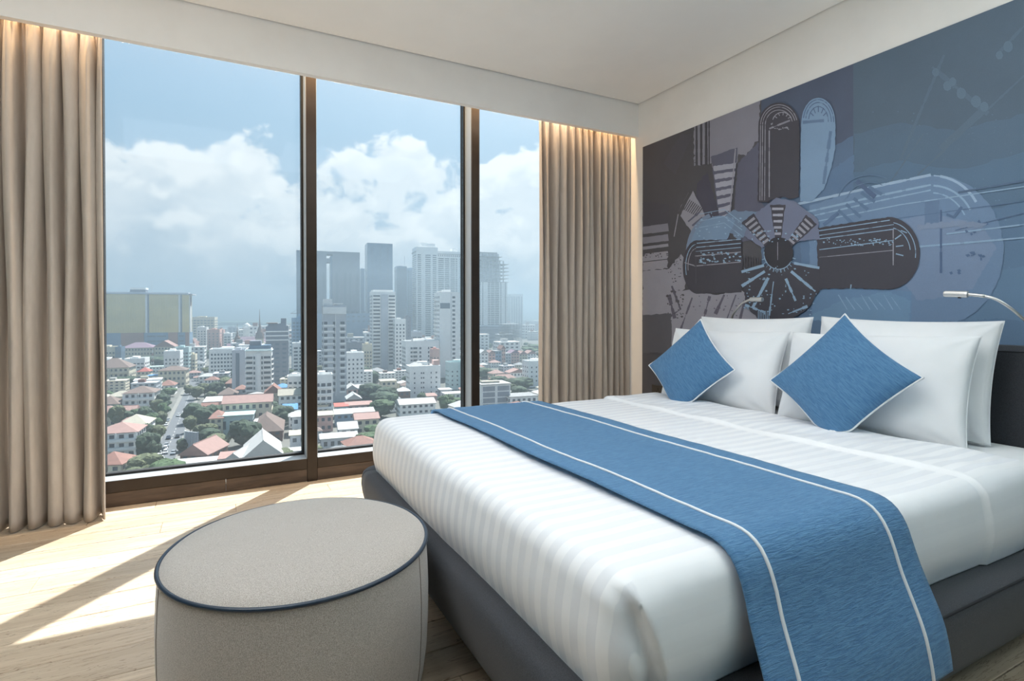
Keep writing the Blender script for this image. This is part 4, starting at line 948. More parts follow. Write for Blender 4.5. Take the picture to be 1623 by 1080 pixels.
def house_at(p, wd, d, wh, rh, roof, kind, wall, label, axis='x', rz=-GA, storeys=None, group=None, name='house', porch=False, wing=None, cat='house'):
    t = city_root(name, p, rz, label, cat, group); BOXES.append((p.x, p.y, rz, wd, d))
    FOOT.append((p.x + FD.x * wd / 2 + DD.x * d / 2, p.y + FD.y * wd / 2 + DD.y * d / 2, 0.5 * math.hypot(wd, d)))
    b = MB(); b.box(0, 0, 0, wd, d, wh, wall)
    st = storeys or max(1, round(wh / 3.3)); fh = wh / st
    for s_ in range(1, st): b.box(-0.12, -0.12, s_ * fh - 0.12, wd + 0.12, d + 0.12, s_ * fh + 0.12, wall)
    if kind == 'gable' and axis == 'y': b.raw([(0.2, 0.0, wh), (wd - 0.2, 0.0, wh), (wd / 2, 0.0, wh + rh * 0.9), (0.2, d, wh), (wd - 0.2, d, wh), (wd / 2, d, wh + rh * 0.9)], [(0, 1, 2), (5, 4, 3)], wall)
    b.build('walls', t)
    b = MB(); roof_prism(b, 0, 0, wd, d, wh, rh, kind, ROOFS[roof], axis=axis)
    if wing: x0, x1, dd, hh = wing; roof_prism(b, x0 * wd, -dd, x1 * wd, 0, hh, 1.0, 'shed', ROOFS[roof], 0.2)
    b.build('roof', t)
    b = MB(); n = max(2, int(wd / 3.0)); panes(b, 'front', wd, d, even(n, 0.5), st, 0, fh, 0.42); n = max(2, int(d / 3.5))
    panes(b, 'left', wd, d, even(n, 0.42), st, 0, fh, 0.4); panes(b, 'right', wd, d, even(n, 0.42), st, 0, fh, 0.4)
    o = b.build('windows', t, fix=False); o['kind'] = 'stuff'
    if porch:
        b = MB()
        for s_ in range(1, st + 0): b.box(0, -1.4, s_ * fh - 0.15, wd, 0, s_ * fh + 0.15, wall); b.box(0, -1.4, s_ * fh + 0.15, wd, -1.3, s_ * fh + 0.95, wall)
        for k in range(3): b.box(wd * k / 2 - 0.15 * k, -1.4, 0, wd * k / 2 - 0.15 * k + 0.3, -1.1, wh, wall)
        b.build('balcony', t)
    return t
def house(u0, u1, vb, d, wh, rh, roof, kind, wall, label, axis='x', rz=-GA, **kw):
    """front wall meets the ground at picture row vb between columns u0 and u1"""
    p = at_z(u0, vb, GZ); q, wd = locate(u0, u1, p.y, rz)
    return house_at(q, wd, d, wh, rh, roof, kind, wall, label, axis, rz, **kw)
# ---- ground, river, far shore
g_m = mat('city_ground', s2l(104, 103, 98), 0.9, s2l(84, 87, 82), 0.02, detail=6); road_m = mat('asphalt', s2l(92, 96, 101), 0.85, s2l(82, 86, 90), 0.3)
wat_m = mat('river_water', s2l(120, 132, 130), 0.25, s2l(108, 122, 122), 0.01); shore_m = mat('far_shore_green', s2l(92, 112, 84), 0.9, s2l(76, 98, 76), 0.01)
b = MB(); b.box(-2500, 40, GZ - 2, 5200, 2370, GZ, g_m); tag(b.build('ground'), kind='structure')
b = MB(); b.box(-4000, 2370, GZ - 3, 8000, 2990, GZ - 0.5, wat_m); tag(b.build('river'), 'wide pale river beyond the city', 'river', kind='structure')
b = MB(); b.box(-9000, 2990, GZ - 3, 16000, 16000, GZ + 0.5, shore_m)
rr = random.Random(5); x = -3000
while x < 4200: w_ = rr.uniform(60, 200); b.box(x, 3000 + rr.uniform(0, 300), GZ, x + w_, 3600, GZ + rr.uniform(6, 16), shore_m); x += w_ * 0.8
tag(b.build('far_shore'), kind='structure')
RXA, RXB = -25.6, -17.4
b = MB(); b.box(RXA, 60, GZ, RXB, 640, GZ + 0.06, road_m); b.box(RXA - 60, 520, GZ, RXB + 200, 528, GZ + 0.07, road_m); road = b.build('road'); tag(road, kind='structure')
kerb = mat('kerb_concrete', s2l(120, 119, 114), 0.9); line_m = mat('road_paint', s2l(210, 210, 205), 0.8)
for x0, x1 in ((RXA - 2.2, RXA), (RXB, RXB + 2.2)):
    b = MB(); b.box(x0, 60, GZ, x1, 518, GZ + 0.22, kerb); b.build('pavement', road)
b = MB(); [b.box(-21.65, y, GZ + 0.06, -21.45, y + 3, GZ + 0.08, line_m) for y in range(200, 510, 8)]; o = b.build('lane_mark', road); o['kind'] = 'stuff'
# ---- landmark buildings -------------------------------------------------------------------
def casino():
    u0, u1, Y, d = 128, 299.5, 880, 24; p, wd = locate(u0, u1, Y); BOXES.append((p.x, p.y, -GA, wd, d)); h = top_h(299, 468, p); t = city_root('casino_hotel', p, -GA, 'broad hotel block of gold glass under a flat grey overhanging roof', 'building')
    FOOT.append((p.x + wd / 2, p.y + d / 2, wd * 0.55)); hb = top_h(299, 526.5, p)
    b = MB(); b.box(0, 0, hb, wd, d, h, W_GOLD); b.build('gold_facade', t)
    b = MB(); n = 64
    for i in range(n): b.box(wd * (i + 0.1) / n, -0.5, hb + 0.5, wd * (i + 0.28) / n, 0.02, h - 3, W_GOLD)
    o = b.build('facade_fins', t, fix=False); o['kind'] = 'stuff'
    for f in (0.585, 0.90):
        b = MB(); b.box(wd * f, -1.6, hb, wd * (f + 0.018), 0, h, W_WHITE); b.box(wd * (f + 0.018), -0.9, hb, wd * (f + 0.032), 0, h, W_DGREY); b.build('pilaster', t)
    b = MB(); b.box(wd, 2, hb, wd + 1.2, 7, h - 2, W_WHITE); b.box(wd, 11, hb, wd + 1.2, 14, h - 2, W_WHITE); b.box(wd + 0.9, 3, h * 0.82, wd + 1.6, 5, h - 1, W_BROWN); b.box(wd + 0.9, 8, h * 0.82, wd + 1.6, 10, h - 1, W_BROWN); b.build('end_panel', t)
    b = MB(); b.box(-3, -6, h, wd + 5, d + 3, h + 1.4, W_GREY); b.box(wd * 0.02, 4, h + 1.4, wd * 0.99, d - 4, h + 3.2, W_GREY); b.build('overhanging_roof', t)
    b = MB(); b.box(wd * 0.43, 6, h + 1.4, wd * 0.575, 18, h + 6.5, W_DGREY); b.box(wd * 0.435, 5, h + 6.5, wd * 0.58, 19, h + 9.0, W_WHITE); b.build('roof_pavilion', t)
    b = MB(); b.tube([(wd * 0.61, 20, h + 3), (wd * 0.61, 20, h + 19)], 0.2, W_GREY, 6); b.build('mast', t)
    b = MB(); b.box(0, -1, 0, wd + 0.6, d, hb, W_BLUE); b.build('podium', t)
    for a, c in ((0.36, 0.57), (0.80, 0.892), (0.965, 1.003)):
        b = MB(); b.box(wd * a, -2.2, 0, wd * c, -1, hb, W_RUST); b.build('rust_panel', t)
    b = MB(); panes(b, 'front', wd, d, [(0.60, 0.68), (0.69, 0.78), (0.905, 0.95)], 3, hb * 0.35, hb * 0.2, 0.3, PANE2, 1.3); o = b.build('windows', t, fix=False); o['kind'] = 'stuff'
casino()
def twin():
    Y = 1010; p, wd = locate(470, 570.5, Y); h = top_h(560, 401, p); t = city_root('twin_tower', p, -GA, 'grey twin tower joined by a bridge at the top, with a bright slot between', 'building'); d = 34
    gap0, gap1 = 0.465, 0.525; hb = top_h(560, 497, p)
    FOOT.append((p.x + wd / 2, p.y + d / 2, wd * 0.55))
    gm = cmat('twin_tower_grey', (128, 134, 142), (120, 126, 134))
    for a, c in ((0, gap0), (gap1 + 0.035, 1.0)):
        s_ = MB(); s_.box(wd * a, 0, hb, wd * c, d, h, gm); w1 = s_.build('tower_shaft', t)
        x0, x1 = wd * a, wd * c; xm = (x0 + x1) / 2; hz = h - hb                     # dark folded corner planes
        for (q0, q1, q2) in (((x0, h - 4), (x0, h - 0.4 * hz), (x0 + 0.40 * (x1 - x0), h - 10)), ((x1, h - 3), (x1, h - 0.40 * hz), (x0 + 0.60 * (x1 - x0), h - 9)), ((x0 + 0.5 * (x1 - x0), hb), (x1, hb), (x1, hb + 0.22 * hz))):
            f = MB(); f.raw([(q0[0], -0.5, q0[1]), (q1[0], -0.5, q1[1]), (q2[0], -0.5, q2[1]), (q0[0], 0.1, q0[1]), (q1[0], 0.1, q1[1]), (q2[0], 0.1, q2[1])], [(0, 1, 2), (5, 4, 3), (0, 3, 4, 1), (1, 4, 5, 2), (2, 5, 3, 0)], W_DGREY); f.build('folded_corner', w1)
        f = MB(); nn = 40
        for k in range(nn):
            z = hb + hz * 0.04 + hz * 0.62 * k / nn
            for q in ((0.10, 0.2), (0.40, 0.5), (0.62, 0.68), (0.86, 0.95)): f.box(x0 + q[0] * (x1 - x0), -0.25, z, x0 + q[1] * (x1 - x0), 0.02, z + hz * 0.007, PANE2)
        o = f.build('windows', w1, fix=False); o['kind'] = 'stuff'
    b = MB(); b.box(wd * gap0, 3, h - 5, wd * (gap1 + 0.035), d - 3, h, gm); b.box(wd * gap0, 4, h - 0.175 * (h - hb), wd * (gap1 + 0.035), d - 4, h - 0.11 * (h - hb), W_DGREY); b.box(wd * gap1, 2, hb, wd * (gap1 + 0.033), d - 2, h - 8, W_GLASS); b.build('sky_bridge', t)
    b = MB(); b.box(0, -24, 0, wd * 1.30, -0.6, hb, W_BLUE); b.box(0, -0.6, 0, wd, d, hb, W_BLUE); b.build('podium', t)
    b = MB(); panes(b, 'front', wd, d, even(9, 0.4, 0.5, 1.25), 3, hb * 0.7, 8, 0.3, PANE2, 24.2); o = b.build('windows', t, fix=False); o['kind'] = 'stuff'
twin()
tower(572, 578, 427, 1060, 30, 'narrow glass tower tucked just behind the grey twin tower', W_GLASS, 4, even(2), even(4), pane=PANE2)
tower(582.5, 622.5, 386, 1000, 40, 'tall plain slate glass tower taller than its neighbours', W_GLASS, 4.2, even(3, 0.25), even(4, 0.2), 0.25, pane=PANE2, cap=0)
tower(629, 645, 423, 1020, 28, 'blue glass tower with an antenna beside the white stepped high-rise', W_GLASS, 3.6, even(4, 0.9), even(5, 0.8), 0.7, pane=PANE2, extra=lambda t, w_, d, h: (lambda b: (b.tube([(w_ * 0.9, d * 0.5, h), (w_ * 0.9, d * 0.5, h + 22)], 0.35, W_GREY, 6), b.build('antenna', t)))(MB()))
tower(646, 660, 426, 1056, 28, 'paler blue glass slab joined to the antenna tower', W_BLUE, 3.6, even(4, 0.8), even(5, 0.8), 0.6, pane=PANE2)
tower(660, 694, 392, 1005, 40, 'white high-rise with a stepped crown and rows of dark balconies', W_WHITE, 3.9, [(0.06, 0.22), (0.42, 0.66), (0.76, 0.93)], even(6, 0.7), 0.55, None, None, cap=8, top=8,
      extra=lambda t, w_, d, h: (lambda b: (b.box(-1.5, 2, h - 9, w_ * 0.98, d, h - 7, W_CONC), b.box(w_ * 0.1, 4, h, w_ * 0.95, d - 4, h + 4, W_WHITE), b.box(w_ * 0.55, 8, h + 4, w_ * 0.92, d - 8, h + 9, W_WHITE), b.build('stepped_crown', t)))(MB()))
tower(694, 733.5, 399, 1015, 40, 'wide white high-rise wing with an open colonnade under its roof', W_WHITE, 3.9, [(0.02, 0.24), (0.28, 0.46), (0.50, 0.68), (0.71, 0.78), (0.88, 0.99)], even(6, 0.7), 0.55, top=10,
      extra=lambda t, w_, d, h: (lambda b: ([b.box(w_ * (k + 0.2) / 12, -0.6, h - 9, w_ * (k + 0.5) / 12, 0.1, h - 6, PANE) for k in range(12)], b.box(-1, -1.2, h - 5, w_ + 1, d, h - 3.8, W_CONC), b.box(w_ * 0.62, 8, h, w_ * 0.82, 24, h + 8, W_WHITE), b.build('colonnade', t)))(MB()))
def unfinished():
    Y = 985; p, wd = locate(757, 804, Y); h = top_h(760, 401, p); hs = top_h(760, 447, p); d = 42; t = city_root('unfinished_tower', p, -GA, 'hazy high-rise whose top floors are bare concrete slabs', 'building'); FOOT.append((p.x + wd / 2, p.y + d / 2, wd * 0.6))
    b = MB(); b.box(0, 0, 34, wd, d, hs, W_WHITE); b.build('finished_floors', t)
    b = MB(); n = 24; panes(b, 'front', wd, d, [(0.02, 0.1), (0.15, 0.19), (0.34, 0.42), (0.44, 0.56), (0.58, 0.72), (0.76, 0.80), (0.92, 0.96)], n, 36, (hs - 36) / n, 0.62, PANE); panes(b, 'right', wd, d, even(6, 0.6), n, 36, (hs - 36) / n, 0.6, PANE); o = b.build('windows', t, fix=False); o['kind'] = 'stuff'
    for k in range(8):
        z = hs + (h - hs) * k / 8; top = k >= 6
        b = MB(); b.box(-0.5, -1.5, z, wd * (0.82 if top else 1.05), d + 1, z + 0.9, W_CONC); o = b.build('floor_slab', t)
        b = MB()
        for q in range(8 if not top else 6): b.box(wd * (q + 0.2) / 8.5, 0.2, z + 0.9, wd * (q + 0.5) / 8.5, 1.0, z + (h - hs) / 8, W_CONC); b.box(wd * (q + 0.2) / 8.5, d - 2, z + 0.9, wd * (q + 0.5) / 8.5, d - 1, z + (h - hs) / 8, W_CONC)
        b.box(wd * 0.15, 6, z + 0.9, wd * 0.75, d - 6, z + (h - hs) / 8, W_GREY); o = b.build('columns', t); o['kind'] = 'stuff'
    b = MB(); b.box(wd * 0.1, 4, h, wd * 0.68, d - 4, h + 2.4, W_CONC); b.build('roof_core', t)
    b = MB(); b.box(-3, -12, 0, wd * 1.0, d + 4, 34, W_DGREY)
    for k in range(4): b.box(-3.5, -12.6, 8 + 7 * k, wd * 1.0 + 0.5, d, 9.2 + 7 * k, W_GREY)
    b.build('podium', t)
unfinished()
tower(809, 829, 467, 1500, 40, 'faint pale slab tower farthest into the haze on the right', W_WHITE, 4.5, even(5, 0.6), even(4), 0.6, pane=PANE2)
tower(834, 900, 509, 1650, 60, 'low hazy white hall with a sloping roof by the right-hand curtain', W_WHITE, 5, even(6), even(3), 0.3, pane=PANE2)
def frame_building():
    p, wd = locate(799, 827, 800); h = top_h(800, 514, p); t = city_root('scaffold_building', p, -GA, 'half-built open concrete frame beside the hazy high-rise', 'building'); d = 24; FOOT.append((p.x + 12, p.y + 12, 20))
    for k in range(10): b = MB(); b.box(0, 0, h * k / 9 - 0.3, wd, d, h * k / 9, W_CONC); b.build('floor_slab', t)
    b = MB(); [b.box(wd * i / 6 - 0.25, d * j / 4 - 0.25, 0, wd * i / 6 + 0.25, d * j / 4 + 0.25, h, W_CONC) for i in range(7) for j in range(5)]; b.build('columns', t)
frame_building()
# mid-distance towers
tower(512, 549, 487, 382, 17, 'cream and slate apartment tower with a white lift shaft on its roof', W_GREY, 4.05, [(0.04, 0.18), (0.42, 0.52), (0.74, 0.92)], even(4, 0.5), 0.5, [(0.02, 0.46), (0.70, 0.97)], None, z0=6, slab_m=W_WHITE, out=0.5, top=4,
      extra=lambda t, w_, d, h: (lambda b: (b.box(0, -0.6, h - 4.5, w_, d, h, W_WHITE), b.box(0.3, 2, h, w_ * 0.40, 9, h + 5.5, W_WHITE), b.box(w_ * 0.5, 3, h + 2, w_ * 0.88, 10, h + 2.6, W_WHITE), b.box(w_ * 0.52, -0.7, 4, w_ * 0.54, 0, h - 4.5, W_WHITE), b.build('crown_and_shaft', t)))(MB()))
tower(590.5, 627, 464, 556, 24, 'white balcony tower with a blank grey stripe up its middle', W_WHITE, 3.62, [(0.03, 0.32), (0.70, 0.97)], even(4, 0.5), 0.55, [(0.01, 0.34), (0.68, 0.99)], None, z0=6,
      extra=lambda t, w_, d, h: (lambda b: (b.box(w_ * 0.36, -1.3, 0, w_ * 0.66, 0.1, h - 2, W_GREY), b.box(w_ * 0.05, 2, h, w_ * 0.9, d - 2, h + 3, W_WHITE), b.build('blank_stripe', t)))(MB()))
tower(697, 729, 465, 478, 22, 'slim white tower with a tall windowless front in the middle pane', W_WHITE, 4.0, [(0.62, 0.76)], even(4, 0.4), 0.5, None, [(0.0, 0.2)], z0=8, cap=1,
      extra=lambda t, w_, d, h: (lambda b: (b.box(w_ * 0.02, -0.3, h - 14, w_ * 0.5, 0.05, h - 9, PANE2), b.box(w_ * 0.55, -0.4, 0, w_ * 0.57, 0.05, h, W_GREY), b.box(w_ * 0.1, 2, h, w_ * 0.55, d - 2, h + 2.5, W_WHITE), b.build('front_band', t)))(MB()))  # glass-toned band, grey strip and roof box
tower(626, 643, 508, 540, 18, 'white square-windowed block hard beside the striped balcony tower', W_WHITE, 3.7, even(3, 0.45), even(3, 0.4), 0.5, z0=5)
tower(644, 651, 504, 560, 16, 'dark slab end wall between two white mid-rise blocks', W_DGREY, 3.7, even(1, 0.2), even(2, 0.3), 0.3)
tower(653, 669, 528, 600, 18, 'grey flat-topped block with wide glazing below the white high-rise', W_GREY, 3.7, even(2, 0.8), even(3), 0.6)
tower(643, 696, 543, 470, 20, 'pale pink apartment block with arched bays in the middle pane', W_WHITE, 3.6, [(0.14, 0.20), (0.22, 0.34), (0.40, 0.46), (0.66, 0.70), (0.73, 0.80)], even(4, 0.5), 0.55, [(0.12, 0.36)], None, z0=5)
tower(686, 697, 556, 440, 12, 'salmon pink narrow block in front of the slim white tower', W_PINK, 3.4, even(2, 0.3), even(3, 0.4), 0.4, z0=3)
tower(389, 430, 556, 405, 15, 'white balcony apartment block with a glass rooftop lounge', W_WHITE, 3.4, [(0.02, 0.26), (0.30, 0.36), (0.60, 0.66), (0.70, 0.96)], even(3, 0.5), 0.55, [(0.0, 0.27), (0.69, 0.99)], [(0.1, 0.5)], z0=4, parapet=0.8,
      extra=lambda t, w_, d, h: (lambda b: (b.box(w_ * 0.42, -1.2, 3, w_ * 0.58, 0, h - 2, W_WHITE), b.box(w_ * 0.12, 1.5, h, w_ * 0.96, d - 1.5, h + 3.2, W_GLASS), b.box(w_ * 0.14, 3, h + 3.2, w_ * 0.58, d - 3, h + 6.2, W_DGREY), b.box(-0.6, -1.5, h - 0.4, w_ + 0.6, d, h, W_MINT), b.build('rooftop_lounge', t)))(MB()))
tower(367, 388.5, 558, 440, 16, 'plain grey block with one dark vertical stripe', W_GREY, 3.4, [], even(3, 0.3), 0.3, z0=4,
      extra=lambda t, w_, d, h: (lambda b: (b.box(w_ * 0.30, -0.35, 2, w_ * 0.56, 0.05, h - 1, PANE2), b.build('vertical_stripe', t)))(MB()))
tower(421, 457, 520, 475, 24, 'charcoal glass block with a roof garden and sunlit right flank', W_DGREY, 3.6, even(3, 0.55), even(4, 0.5), 0.4, z0=4, pane=PANE2, top=3,
      extra=lambda t, w_, d, h: (lambda b: ([b.box(w_ * 0.0, -0.6, h - 3.4 * (k + 1), w_ * (1.0), 0.05, h - 3.4 * (k + 1) + 1.0, W_WHITE) for k in range(3)], b.box(w_ * 0.1, 2, h, w_ * 0.9, 16, h + 3.4, W_DGREY), b.box(w_ * 0.66, 4, h + 3, w_ * 0.9, 14, h + 7.5, W_DGREY), b.box(w_ * 0.02, 1, h + 3.4, w_ * 0.5, 12, h + 3.9, W_BROWN), b.build('roof_garden', t)))(MB()))
tower(462, 492, 506, 620, 22, 'pale blue glass office half hidden behind the window mullion', W_BLUE, 3.6, even(5, 0.7), even(3), 0.6, pane=PANE2)
tower(463, 500, 546, 560, 16, 'low white office with ribbon windows next to the charcoal block', W_WHITE, 3.4, even(4, 0.7), even(3), 0.5)
tower(331, 391, 556, 560, 22, 'long white hotel with regular rows of windows', W_WHITE, 3.5, even(11, 0.6), even(4, 0.5), 0.5, z0=3, name='long_hotel')
tower(328, 348, 524, 900, 26, 'pink-grey block with a rounded shoulder in front of the river', W_PINK, 4, even(3, 0.3), even(3, 0.3), 0.4, pane=PANE2)
tower(299, 340, 504, 1100, 40, 'wide beige hospital-like block behind the gold glass hotel', W_CREAM, 4.5, even(7, 0.7), even(4), 0.45, pane=PANE2)
tower(312, 327, 520, 1020, 24, 'white slab in front of the wide beige block', W_WHITE, 4, even(3, 0.5), even(3), 0.5, pane=PANE2)
tower(346, 354, 524, 960, 20, 'slender mauve block right of the rounded pink-grey one', W_PINK, 4, even(2, 0.5), even(3), 0.5, pane=PANE2)
tower(354, 366, 530, 900, 20, 'sunlit white block with stacked terraces near the riverside', W_WHITE, 3.8, even(2, 0.7), even(3), 0.5, [(0, 1)], None, pane=PANE2)
tower(361, 375, 519, 1500, 30, 'grey-green box standing at the river edge', W_GREY, 5, even(2, 0.6), even(3), 0.5, pane=PANE2)
def palace():
    p, wd = locate(377, 420, 1150); t = city_root('white_palace', p, -GA, 'long white palace-like building with a central domed gable by the river', 'building'); h = top_h(377, 523, p); d = 30; FOOT.append((p.x + wd / 2, p.y + 15, wd * 0.6))
    b = MB(); b.box(0, 0, 0, wd, d, h, W_WHITE); b.box(wd * 0.20, -3, 0, wd * 0.44, d, h + 4, W_WHITE); b.build('walls', t)
    b = MB(); b.lathe([(6.5, h + 4), (6.2, h + 7), (4.5, h + 10), (2.2, h + 11.5), (0.4, h + 13)], W_WHITE, 14, wd * 0.32, 8); b.build('domed_gable', t)
    b = MB(); panes(b, 'front', wd, d, even(12, 0.4), 3, h * 0.35, h * 0.2, 0.45, PANE2); o = b.build('windows', t, fix=False); o['kind'] = 'stuff'
palace()
def spire(u, vtip, vbase, Y, label, sc_):
    p = at_y(u, 500, Y); p.z = GZ; h = top_h(u, vtip, p); hb = top_h(u, vbase, p); t = city_root('temple_spire', p, 0, label, 'temple'); FOOT.append((p.x, p.y, 15))
    b = MB(); k = (h - hb) / 10
    b.lathe([(sc_ * 1.6, hb * 0.7), (sc_ * 1.1, hb), (sc_ * 0.8, hb + k * 0.6), (sc_ * 0.62, hb + k * 1.2), (sc_ * 0.66, hb + k * 1.5), (sc_ * 0.36, hb + k * 2.2), (sc_ * 0.4, hb + k * 2.5), (sc_ * 0.2, hb + k * 4), (sc_ * 0.12, hb + k * 6.5), (0.15, h)], W_BROWN, 14); b.build('spire', t)
    b = MB()
    for k2, s_ in enumerate((3.6, 2.9, 2.3, 1.7)): b.box(-sc_ * s_ / 1.4, -sc_ * s_ / 1.4, hb * 0.7 * k2 / 4, sc_ * s_ / 1.4, sc_ * s_ / 1.4, hb * 0.7 * (k2 + 1) / 4, W_CREAM)
    b.build('stepped_base', t)
    b = MB(); roof_prism(b, -sc_ * 4, 4, sc_ * 4, 4 + sc_ * 4, hb * 0.5, hb * 0.2, 'gable', ROOFS['purple'], axis='x'); b.build('temple_roof', t)
spire(411.5, 490, 527, 900, 'tall bronze temple spire on the skyline before the river', 4.2)
spire(376, 513, 535, 820, 'smaller temple spire over orange temple roofs', 3.0)
house(344, 372, 556, 26, 12, 9, 'terracotta', 'gable', W_CREAM, 'temple hall with layered orange roofs below the smaller spire', axis='y', name='temple_hall', cat='temple')
house(381, 404, 553, 24, 12, 8, 'purple', 'gable', W_CREAM, 'long temple hall with a mauve roof before the tall spire', name='temple_hall', cat='temple')
house(298, 312, 561, 26, 8, 14, 'pink', 'gable', W_CREAM, 'steep-roofed pavilion at the right foot of the gold glass hotel', axis='y', name='pavilion', cat='pavilion')
def crane():
    p = at_y(472, 500, 700); p.z = GZ; h = top_h(472, 497, p); t = city_root('tower_crane', p, 0, 'small tower crane on the skyline by the window mullion', 'crane')
    b = MB(); b.tube([(0, 0, 0), (0, 0, h + 5)], 0.5, W_DGREY, 6); b.build('mast', t)
    b = MB(); b.tube([(-8, 0, h), (4, 0, h)], 0.4, W_DGREY, 6); b.tube([(0, 0, h + 5), (-7, 0, h + 0.4)], 0.12, W_DGREY, 4); b.build('jib', t)
crane()
def radio_mast():
    p = at_z(242, 583, GZ); t = city_root('radio_mast', p, 0, 'red and white lattice radio mast among the trees', 'mast'); red = ROOFS['red']
    for k in range(6):
        b = MB(); z0, z1 = k * 3.2, (k + 1) * 3.2; s0, s1 = 1.2 - k * 0.16, 1.2 - (k + 1) * 0.16; m_ = red if k % 2 == 0 else W_WHITE
        for sx in (-1, 1):
            for sy in (-1, 1): b.tube([(sx * s0, sy * s0, z0), (sx * s1, sy * s1, z1)], 0.14, m_, 4)
            b.tube([(sx * s0, -s0, z0), (sx * s1, s1, z1)], 0.1, m_, 4); b.tube([(-s0, sx * s0, z0), (s1, sx * s1, z1)], 0.1, m_, 4)
        b.build('lattice_section', t)
radio_mast()
# left pane, mid distance
tower(150, 183, 552.5, 690, 20, 'cream office wing beside a blue glass stair column', W_CREAM, 4.2, even(6, 0.6), even(3), 0.4)
tower(182, 191.5, 552, 682, 14, 'blue glass stair column on the cream office wing', W_GLASS, 4.2, even(2, 0.8), even(3), 0.8, pane=PANE2)
house(191, 243, 578, 24, 19, 6, 'purple', 'hip', W_CREAM, 'long four-storey government building with a mauve hip roof', storeys=4, name='government_building', cat='building')
house(244, 276, 577, 22, 20, 7, 'pink', 'gable', W_CREAM, 'cream gable-fronted end of the long government building', axis='y', storeys=4, name='government_building', cat='building')
tower(259, 285, 559, 545, 14, 'white five-storey block with square windows and a roof terrace', W_WHITE, 3.3, even(4, 0.4), even(3, 0.4), 0.45, z0=2)
tower(276, 299, 553, 600, 14, 'pale mint stacked apartment tower behind the white five-storey block', W_MINT, 3.4, even(4, 0.7), even(3, 0.6), 0.5, [(0.5, 1.0)], None, z0=3)
tower(299, 309, 564, 610, 12, 'small cream block right of the mint tower', W_CREAM, 3.3, even(2, 0.7), even(2), 0.4, z0=2)
tower(196, 229, 571, 600, 18, 'white stepped apartment house with a long roof terrace', W_WHITE, 3.3, even(5, 0.7), even(3), 0.4, z0=2)
tower(150, 184, 573, 590, 16, 'white low block at the edge of the left curtain', W_WHITE, 3.2, even(4, 0.7), even(3), 0.4, z0=2)
house(146, 204, 618, 20, 16.5, 7, 'brown', 'hip', W_CREAM, 'cream four-storey apartment house with a big brown hip roof', storeys=4, porch=True, cat='building', name='apartment_house')
house(250, 294, 615, 15, 13.5, 3, 'brown', 'hip', W_CREAM, 'cream three-storey block with a brown roof and a dark central bay', storeys=3, cat='building', name='apartment_house')
house(216, 236, 602, 12, 7, 3.5, 'red', 'hip', W_CREAM, 'cream villa with a bright red roof')
house(229, 258, 592, 12, 6, 1.2, 'mint', 'flat', W_WHITE, 'low house with a pale mint flat roof before the trees')
house(233, 252, 612, 10, 8, 1, 'blue', 'flat', W_WHITE, 'narrow house with a turquoise upper floor and white roof edge')
house(251, 275, 627, 12, 7, 3.6, 'terracotta', 'hip', W_WHITE, 'white villa with a terracotta hip roof at the roadside trees')
house(194, 244, 655, 15, 11.5, 3.4, 'brown', 'hip', W_WHITE, 'long white house with a brown roof over a dark red timber storey', storeys=3, porch=True)
house(150, 186, 660, 13, 6.5, 4.2, 'brown', 'hip', W_GREY, 'grey house with a brown hip roof against the left curtain')
house(186, 212, 668, 12, 4.5, 3.0, 'pink', 'gable', W_CREAM, 'low house with a faded pink gable roof among the trees')
house(183, 231, 706, 16, 8.5, 3.8, 'cream', 'hip', W_WHITE, 'white villa with a cream hip roof behind the balcony house', porch=True)
house(150, 216, 730, 14, 10.5, 3.2, 'pink', 'hip', W_WHITE, 'white three-storey house with a faded pink roof and glazed balconies', storeys=3, porch=True)
house(140, 190, 768, 11, 6.5, 3.4, 'terracotta', 'hip', W_CREAM, 'terracotta roof nearest below the left curtain', rz=-GA - R(12))
house(284, 327, 742, 16, 5.0, 4.0, 'pink', 'gable', W_BROWN, 'house with a long dusty pink gable roof below the billboard', axis='y', rz=-GA - R(20))
house(276, 350, 758, 7, 4.6, 0.5, 'white', 'flat', W_WHITE, 'long white flat canopy roof at the bottom of the left pane')
house(346, 371, 750, 8, 5.0, 0.6, 'pink', 'shed', W_WHITE, 'small lean-to with a pale red sheet roof next to the white canopy')
house(386, 446, 752, 22, 6.0, 6.0, 'white', 'gable', W_WHITE, 'big white gable-roofed shed nearest the sill', axis='y', rz=-GA + R(4), name='shed', cat='shed')
house(350, 388, 752, 16, 4.2, 3.6, 'white', 'gable', W_WHITE, 'smaller white gabled shed left of the big one', axis='y', rz=-GA - R(18), name='shed', cat='shed')
house(391, 447, 704, 26, 5.0, 6.2, 'brown', 'hip', W_BROWN, 'wide house with a broad brown hip roof', axis='y')
house(346, 400, 692, 15, 9.4, 0.6, 'mint', 'flat', W_MINT, 'pale windowless hall with a flat mint roof', storeys=1, name='hall', cat='building')
house(352, 430, 683, 14, 13.5, 3.2, 'pink', 'gable', W_CREAM, 'cream terrace house with a long pink gable roof above the pale hall', storeys=3)
house(331, 352, 694, 14, 9, 3.0, 'terracotta', 'hip', W_CREAM, 'cream house end with a terracotta roof left of the pale hall')
house(402, 421, 700, 12, 8.0, 0.5, 'white', 'flat', W_WHITE, 'narrow white canopy house in front of the brown hip roof')
house(419, 446, 646, 14, 9.0, 4.6, 'terracotta', 'gable', W_CREAM, 'two-storey house with a terracotta gable facing the window', axis='y', storeys=2, porch=True)
house(390, 420, 650, 12, 8.0, 2.0, 'white', 'hip', W_GREY, 'grey two-storey house with a white roof below the balcony block', storeys=2)
house(345, 374, 640, 13, 5.6, 4.0, 'brown', 'hip', W_WHITE, 'white house with a brown hip roof right of the roadside trees')
